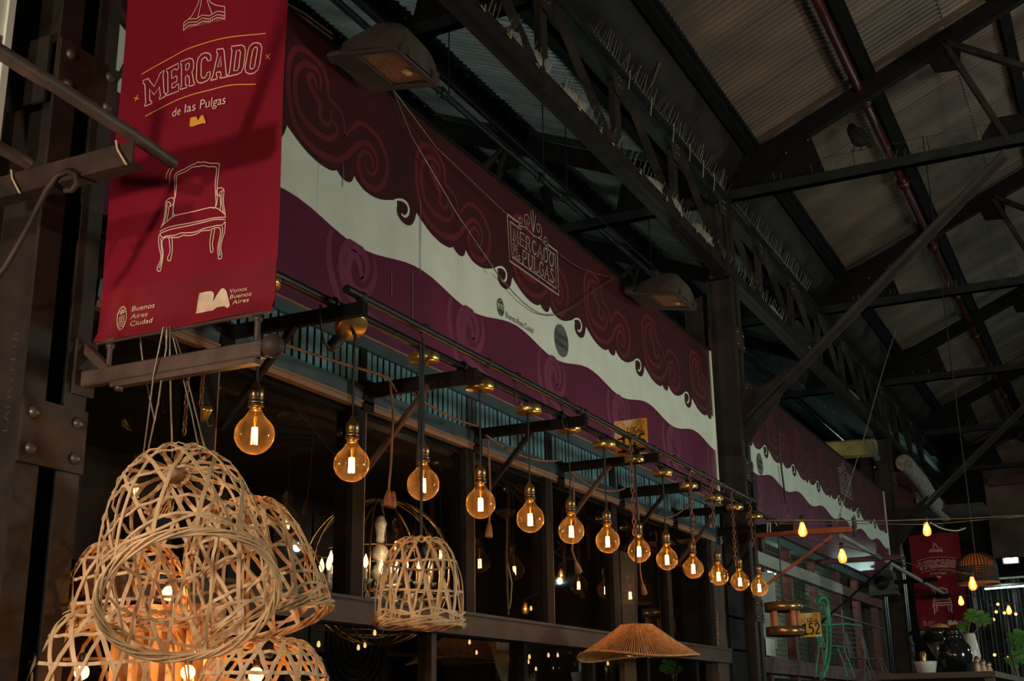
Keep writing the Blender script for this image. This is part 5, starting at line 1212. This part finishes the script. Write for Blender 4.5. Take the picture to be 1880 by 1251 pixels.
# ------------------------------------------------------------------ string lights
def st_bulb(p, lab, k=1.):
    t = thing('string_bulb', lab, 'bulb', p, 'clear bulbs of the string lights')
    part('socket', MB().lathe([(.006*k, .075*k), (.015*k, .07*k), (.017*k, .045*k), (.015*k, .028*k)], p, 12), 'cord_black', t)
    part('glass', MB().lathe([(.012*k, .03*k), (.016*k, .012*k), (.027*k, -.02*k), (.031*k, -.04*k), (.026*k, -.058*k), (.014*k, -.068*k), (1e-5, -.07*k)], p, 16), 'bulb_glass_small', t)
    part('filament', MB().tube([p+Vector((0, 0, .01*k)), p+Vector((.003*k, 0, -.05*k))], .0055*k, 6), 'filament_small', t)
    point('string_light', (0, 0, -.02), 1.1*k, (1, .58, .25), .008, t)
sb = [(1473, 967, 8.2, 'left of the orange arm end', 1), (1546, 1016, 8.6, 'below the orange arm, before the purple board', 1), (1701, 967, 9.2, 'above the far red banner', 1.05), (1785, 1067, 9.0, 'in front of the lit rattan shade', 1), (1764, 1100, 13, 'at the right edge of the far red banner', 1), (1852, 1117, 13, 'at the right edge before the plastic curtain', 1)]
for x, y, D, lab, k in sb: st_bulb(P(x, y, D=D), 'lit clear drop shaped string bulb '+lab, k)
def cable(pl, lab, r=.004, m='cord_black', sm=4):
    return solo('light_string', MB().tube([P(x, y, D=D) for x, y, D in smooth(pl, sm)], r, 5), m, lab, 'cable', 'cables of the string lights')
cable([(1412, 956, 7.9), (1473, 955, 8.2), (1600, 957, 8.8), (1701, 954, 9.2), (1780, 952, 9.6), (1880, 946, 10)], 'upper dark cable of the string lights crossing toward the right edge', .0045, 'cord_brown')
cable([(1430, 962, 8.2), (1600, 962, 8.9), (1701, 963, 9.2), (1800, 955, 9.8), (1885, 948, 10.2)], 'second cable running close below the upper string cable', .003, 'wire')
cable([(1440, 985, 8.4), (1500, 995, 8.5), (1546, 1003, 8.6), (1640, 1028, 8.8), (1710, 1045, 8.9), (1785, 1054, 9.0)], 'sagging cable of the string lights before the purple board', .004)
cable([(1764, 1092, 13), (1800, 1098, 13), (1852, 1108, 13), (1890, 1112, 13)], 'lowest cable of the string lights at the right edge', .005)
cable([(1708, 960, 9.3), (1730, 971, 9.5), (1755, 975, 9.8), (1772, 970, 10)], 'pale curved cable beside the bulb above the far red banner', .006, 'tie_pale')
cable([(1645, 605, 12), (1618, 690, 11.5), (1590, 790, 11), (1565, 870, 10.6), (1535, 965, 10.2)], 'thin grey wire slanting down from the far gutter to the orange arm', .004, 'spike')
t = thing('hanging_rod', 'slim dark rod hanging on a bright chain before the second sign board', 'rod', P(1443, 926, Y=2.80)); part('rod', MB().tube([P(1434, 855, Y=2.80), P(1443, 926, Y=2.80)], .009, 6), 'cord_black', t)
for k in range(14): part('chain_bead', MB().ball(P(1430+k*.35, 786+k*5, Y=2.815), .006, 6, 4), 'spike', t)
# ------------------------------------------------------------------ lit rattan shade
c = P(1797, 1071, D=11); k = 35/F*11
t = thing('rattan_shade', 'glowing dark rattan dome lampshade near the right edge', 'lampshade', c)
prof = lambda s: (k*(1-.03*s if s < .5 else .985*math.sqrt(max(0, 1-((s-.5)/.5)**2.2))), k*1.62*s)
for i in range(36):
    a = 2*PI*i/36; pts = [c+Vector((prof(s)[0]*math.cos(a), prof(s)[0]*math.sin(a), prof(s)[1])) for s in [q/14*.985 for q in range(15)]]
    part('rattan_rib', MB().tube(pts, .0055, 4), 'cord_black', t)
for j in range(8):
    s = .04+.52*j/8; part('rattan_ring', MB().tube([c+Vector((prof(s)[0]*math.cos(u), prof(s)[0]*math.sin(u), prof(s)[1])) for u in [q*2*PI/40 for q in range(40)]], .0065, 4, True), 'cord_black', t)
part('inner_lining', MB().lathe([(prof(s)[0]*.93, prof(s)[1]) for s in [.0+.95*q/10 for q in range(11)]], c, 30), 'rattan_lining', t)
part('rim_band', MB().tube([c+Vector((k*math.cos(u), k*math.sin(u), -.004)) for u in [q*2*PI/40 for q in range(40)]], .011, 6, True), 'clay', t)
part('bulb', MB().ball(c+Vector((0, 0, k*.75)), .03, 12, 8), 'candle_flame', t); part('cord', MB().tube([c+Vector((0, 0, k*1.6)), Vector((c.x-.05, c.y, zroof(c.y)-.03))], .006, 5), 'cord_black', t)
point('rattan_light', (0, 0, k*.7), 16, (1, .5, .18), .012, t)
# ------------------------------------------------------------------ floodlight, tube, curtain at the far right
p = P(1855, 1025, X=27.5); t = thing('floodlight', 'dazzling white floodlight at the far end of the aisle', 'lamp', p)
part('lens', MB().box((p.x-.012, p.y-.13, p.z-.095), (p.x, p.y+.13, p.z+.095)), 'flood_lens', t); part('housing', MB().box((p.x+.001, p.y-.16, p.z-.12), (p.x+.14, p.y+.16, p.z+.12)), 'speaker_black', t); part('yoke', MB().tube([(p.x+.07, p.y-.15, p.z), (p.x+.07, p.y-.15, p.z+.2), (p.x+.07, p.y+.15, p.z+.2), (p.x+.07, p.y+.15, p.z)], .015, 6), 'speaker_black', t); part('mast', MB().tube([(p.x+.07, p.y, p.z+.2), (p.x+.07, p.y, zroof(p.y)-.02)], .03, 6), 'speaker_black', t)
l = bpy.data.lights.new('flood_beam', 'SPOT'); l.energy = 450; l.color = (.62, 1, .92); l.spot_size = 2.4; l.spot_blend = .6; l.shadow_soft_size = .04
o = bpy.data.objects.new('flood_beam', l); col.objects.link(o); o.parent = t; o.location = (-.05, 0, 0); o.rotation_euler = Vector((-1, 0, .02)).to_track_quat('-Z', 'Y').to_euler()
a, b = P(1808, 1082, X=20.5), P(1885, 1076, X=20.5); t = thing('fluorescent_tube', 'lit white fluorescent tube before the plastic curtain', 'lamp', a); part('tube', MB().tube([a, b], .012, 8), 'tube_glow', t); part('batten', MB().box((20.49, min(a.y, b.y), max(a.z, b.z)+.02), (20.54, max(a.y, b.y), max(a.z, b.z)+.05)), 'speaker_black', t)
point('tube_light', (-.1, -.3, -.05), 8, (.8, 1, .92), .015, t)
mb = MB(); vs = []; fs = []; n = 60
ya, yb = P(1775, 1080, X=21.5).y, P(1905, 1080, X=21.5).y; zt2 = P(1800, 1062, X=21.5).z
for j in range(9):
    for i in range(n+1):
        u = i/n; vs.append((21.5+.06*math.sin(u*38+j*.2)+.03*math.sin(u*83), ya+(yb-ya)*u, 1.2+(zt2-1.2)*j/8-(.12*math.sin(u*PI*3)**2 if j == 8 else 0)))
for j in range(8):
    for i in range(n): fs.append((j*(n+1)+i, j*(n+1)+i+1, (j+1)*(n+1)+i+1, (j+1)*(n+1)+i))
solo('plastic_curtain', mb.add(vs, fs, True), 'curtain', 'dark crumpled plastic curtain at the right edge under the tube light', 'curtain')
solo('curtain_cable', MB().tube([P(x, y, X=21.3) for x, y in ((1790, 1063), (1830, 1063), (1885, 1059))], .02, 6), 'tie_pale', 'pale cable the plastic curtain hangs on', 'cable')
struct('wall_gable', MB().box((26.5, -2, 4.5), (26.6, 2.4, 8)), 'brown_wall')
solo('red_beam', MB().beam((26.3, 2.3, 6.0), (26.3, -2, 6.05), .1, .18), 'post_red', 'dark red beam across the far end above the floodlight', 'beam')
# ------------------------------------------------------------------ plants, pots
def monstera(p, s, lab, dirs):
    t = thing('potted_monstera', lab, 'plant', p, 'monstera plants at the right')
    for i, (dx, dz, r_, tw) in enumerate(dirs):
        c0 = p+Vector((.1*dx, -dx, dz)); pts2 = []
        for q in range(40):
            a = 2*PI*q/40; rr_ = r_*(1-.28*math.cos(a)**8*(1 if math.cos(a) > 0 else 0)); 
            if abs(math.sin(a)) > .25 and q % 5 in (0,): rr_ *= .55
            pts2.append((rr_*math.sin(a)*.95, -rr_*math.cos(a)*1.05))
        e1_ = Vector((.25, -.97, 0)).normalized(); e2_ = Vector((.45, .1, math.cos(tw))).normalized()
        f = lambda d: (lambda u, v: c0+e1_*(u*math.cos(tw)+v*math.sin(tw))+e2_*(v*math.cos(tw)-u*math.sin(tw))+Vector((.35*abs(u)+d, 0, -.5*abs(u)*.3)))
        part('leaf', MB().prism(pts2, f(0), f(.003)), 'leaf', t)
        part('stem', MB().tube([c0, c0*.5+p*.5+Vector((0, .05, .0)), p+Vector((0, 0, -.25))], .006, 5), 'stem', t)
    part('pot', MB().lathe([(.08, -.42), (.11, -.25), (.1, -.25), (.08, -.3)], p, 14), 'black_pot', t); part('soil', MB().lathe([(1e-5, -.262), (.1, -.265)], p, 14), 'frame_dark', t)
u9 = 9/F
monstera(P(1790, 1190, D=13), 1, 'monstera with broad split leaves beside the far red banner', [(.0, .33, .09, .2), (.12, .30, .10, -.4), (-.10, .22, .07, .6)])
monstera(P(1868, 1215, D=12), 1, 'monstera leaves cut off at the right edge', [(.02, .22, .11, .4), (.06, .08, .12, -.3), (-.04, .02, .09, .8)])
DS = 9.2
sh = thing('display_shelf', 'dark shelf top with pots and vases at the bottom right', 'shelf', P(1750, 1246, D=DS)); a = P(1690, 1240, D=DS); b = P(1835, 1246, D=DS)
part('shelf_board', MB().box((8.9, b.y-.1, a.z-.05), (11.4, a.y+.15, a.z-.012)), 'box_dark', sh)
for yy in (a.y+.1, b.y-.05): part('shelf_leg', MB().box((9.0, yy-.03, 0), (9.06, yy+.03, a.z-.05)), 'box_dark', sh)
zs = a.z-.012
def pot(px, D, prof, m, lab, nm='vase', cat='vase', extra=None):
    c = P(px, 1245, D=D); c.z = zs; t = thing(nm, lab, cat, c, 'pots on the shelf'); part('body', MB().lathe(prof, c, 28), m, t)
    if extra: extra(t, c)
    return t
kk = DS/F
def handles(t, c):
    part('lid', MB().lathe([(18*kk, 78*kk), (14*kk, 83*kk), (4*kk, 86*kk), (1e-5, 87*kk)], c, 20), 'black_pot', t)
pot(1757, DS, [(18*kk, 0), (26*kk, 10*kk), (32*kk, 35*kk), (30*kk, 52*kk), (22*kk, 62*kk), (15*kk, 66*kk), (17*kk, 74*kk), (20*kk, 78*kk)], 'black_pot', 'large glossy black round vase on the shelf', extra=handles)
pot(1735, DS+.7, [(34*kk, 70*kk), (38*kk, 88*kk), (36*kk, 96*kk), (10*kk, 98*kk)], 'black_pot', 'wide black lidded bowl behind the round vase', 'bowl', 'bowl', lambda t, c: (part('orange_lid', MB().lathe([(20*kk, 98*kk), (14*kk, 104*kk), (1e-5, 108*kk)], c, 20), 'clay', t), part('stand', MB().lathe([(20*kk, 0), (14*kk, 40*kk), (30*kk, 72*kk)], c, 16), 'box_dark', t)))
pot(1702, DS, [(15*kk, 0), (20*kk, 22*kk), (20.5*kk, 27*kk), (19*kk, 27*kk), (18*kk, 20*kk)], 'white_pot', 'pale grey bowl at the left end of the shelf', 'bowl', 'bowl')
pot(1790, DS+.5, [(14*kk, 30*kk), (16*kk, 40*kk), (10*kk, 82*kk), (8*kk, 84*kk)], 'white_pot', 'white tapered pot behind the figurines', 'vase', 'vase', lambda t, c: part('base_block', MB().lathe([(15*kk, 0), (15*kk, 30*kk)], c, 14), 'box_dark', t))
pot(1699, DS+.4, [(6*kk, 0), (6*kk, 45*kk), (4*kk, 50*kk)], 'brass_dark', 'tall brass cup behind the pale bowl', 'cup', 'cup')
for i, x in enumerate((1797, 1808, 1818)):
    c = P(x, 1245, D=DS-.25); c.z = zs; t = thing('figurine', 'small painted clay figurine on the shelf, %s of three' % ('left', 'middle', 'right')[i], 'figurine', c, 'figurines on the shelf'); h = (1, .85, .7)[i]
    part('body', MB().lathe([(6*kk, 0), (7*kk, 6*kk*h), (5*kk, 16*kk*h), (3*kk, 21*kk*h)], c, 14), 'pink_clay', t); part('head', MB().ball(c+Vector((0, 0, 25*kk*h)), 4.6*kk, 12, 8), 'pink_clay', t); part('hat', MB().lathe([(5.5*kk, 27*kk*h), (3*kk, 31*kk*h), (1e-5, 34*kk*h)], c, 12), 'post_red', t)
    part('base', MB().box((c.x-.05, c.y-.03, zs), (c.x+.05, c.y+.03, zs+.012)), 'lip_wood', t)
for i, (x, y) in enumerate(((1832, 1110), (1829, 1124), (1824, 1138), (1844, 1126), (1865, 1128), (1826, 1203), (1872, 1207), (1852, 1207))):
    solo('distant_bulb', MB().ball(P(x, y, X=20.9), .025, 8, 6), 'fairy', 'tiny orange lamp far back before the curtain, %s' % ['topmost', 'under the topmost', 'low at the left', 'middle of the group', 'rightmost of the upper ones', 'low, beside the figurines', 'low at the right edge', 'low, in the middle'][i], 'lamp', 'distant orange lamps')
solo('light_string', MB().tube([P(x, y-3, X=20.9) for x, y in ((1800, 1100), (1829, 1124), (1844, 1126), (1865, 1128), (1890, 1120))], .008, 4), 'cord_black', 'dark cable of the distant orange lamps', 'cable')
solo('light_string', MB().tube([P(x, y-3, X=20.9) for x, y in ((1810, 1200), (1826, 1203), (1852, 1207), (1872, 1207), (1890, 1200))], .008, 4), 'cord_black', 'dark cable of the three lowest distant orange lamps', 'cable')
# ------------------------------------------------------------------ pigeon on a perch wire above the first truss chord
b0 = P(1576, 276, X=10.03)
solo('perch_wire', MB().tube([(10.03, 2.2, b0.z-.004), (10.03, b0.y, b0.z-.006), (10.03, -.8, b0.z-.004)], .0025, 5), 'cord_black', 'thin bird wire strung above the bottom chord of the second truss', 'wire')
for y in (2.2, .38, -.8): pass
mb = MB()
for y in (2.15, 1.62, 1.0, .3, -.75): mb.tube([(10.03, y, 6.1), (10.03, y+.01, b0.z)], .003, 4)
solo('wire_posts', mb, 'cord_black', 'thin upright posts holding the bird wire on the truss chord', 'post', kind='stuff')
bt = thing('pigeon', 'dark pigeon standing on the wire above the truss, head to the left', 'bird', b0)
u = 11.0/F       # metres per pixel there
RX = Vector((.30, -.95, 0)).normalized(); UP = Vector((0, 0, 1)); FW = RX.cross(UP)
# body loft along the spine from tail tip to crown; (right, up, half width, half depth) in photo pixels
sec = [(8, 2, 4, 4), (10, 1.5, 9, 8), (14, 3, 13.5, 11), (19, 4, 16.5, 12.5), (29, 1.5, 17, 13), (38, -1, 15.5, 12), (43, -4.5, 10.5, 10), (46.5, -6, 7, 7), (50, -6.5, 6, 6), (53, -6.5, 4.2, 4.2), (54.5, -6.5, 1.5, 1.5)]
vs = []; n = 14
for i, (h, a, wd_, dp) in enumerate(sec):
    c0 = b0+RX*(a*u)+UP*(h*u)
    for k in range(n): vs.append(c0+RX*(wd_*u*math.cos(2*PI*k/n))+FW*(dp*u*math.sin(2*PI*k/n))-UP*(.22*wd_*u*math.cos(2*PI*k/n)))
fs = [(i*n+k, i*n+(k+1) % n, (i+1)*n+(k+1) % n, (i+1)*n+k) for i in range(len(sec)-1) for k in range(n)]+[tuple(range(n-1, -1, -1)), tuple((len(sec)-1)*n+k for k in range(n))]
part('body', MB().add(vs, fs, True), 'bird', bt)
part('tail', MB().tube([b0+RX*(8*u)+UP*(19*u), b0+RX*(15*u)+UP*(12*u), b0+RX*(20*u)+UP*(7.5*u), b0+RX*(24*u)+UP*(4.5*u)], [5*u, 4.6*u, 4*u, 2.6*u], 8), 'bird', bt)
hd = b0+RX*(-6.5*u)+UP*(49.5*u)
part('beak', MB().lathe([(1.6*u, 0), (1.2*u, 2.5*u), (1e-5, 5.5*u)], hd-RX*(4*u)-FW*(3*u), 8, (-RX*.8-FW*.6-UP*.15).to_track_quat('Z', 'Y').to_matrix()), 'ink', bt)
for s in (-1, 1): part('eye', MB().ball(hd+UP*(1.5*u)-FW*(s*5.2*u)-RX*(2.5*u), .9*u, 8, 6), 'clay', bt)
for s in (-1, 1):
    part('wing', MB().tube([b0+RX*(a_*u)+UP*(h_*u)+FW*(s*d_*u) for a_, h_, d_ in ((-6, 40, 10), (0, 35, 12.5), (7, 26, 12), (13, 17, 9), (19, 9.5, 5))], [2.5*u, 4.6*u, 5*u, 3.8*u, 1.6*u], 8), 'bird', bt)
for x in (-7.5, 4.5):
    lg = part('leg', MB().tube([b0+RX*((x+2)*u)+UP*(13*u), b0+RX*((x)*u)+UP*(6*u), b0+RX*(x*u)+UP*(.3*u)], [1.4*u, .9*u, .8*u], 6), 'bird', bt)
    for dx, dy in ((-6, 0), (-4, 3), (-4, -3), (3.5, 0)): part('toe', MB().tube([b0+RX*(x*u)+UP*(.4*u), b0+RX*((x+dx)*u)+FW*(dy*u)+UP*(.2*u)], [.8*u, .4*u], 5), 'bird', lg)
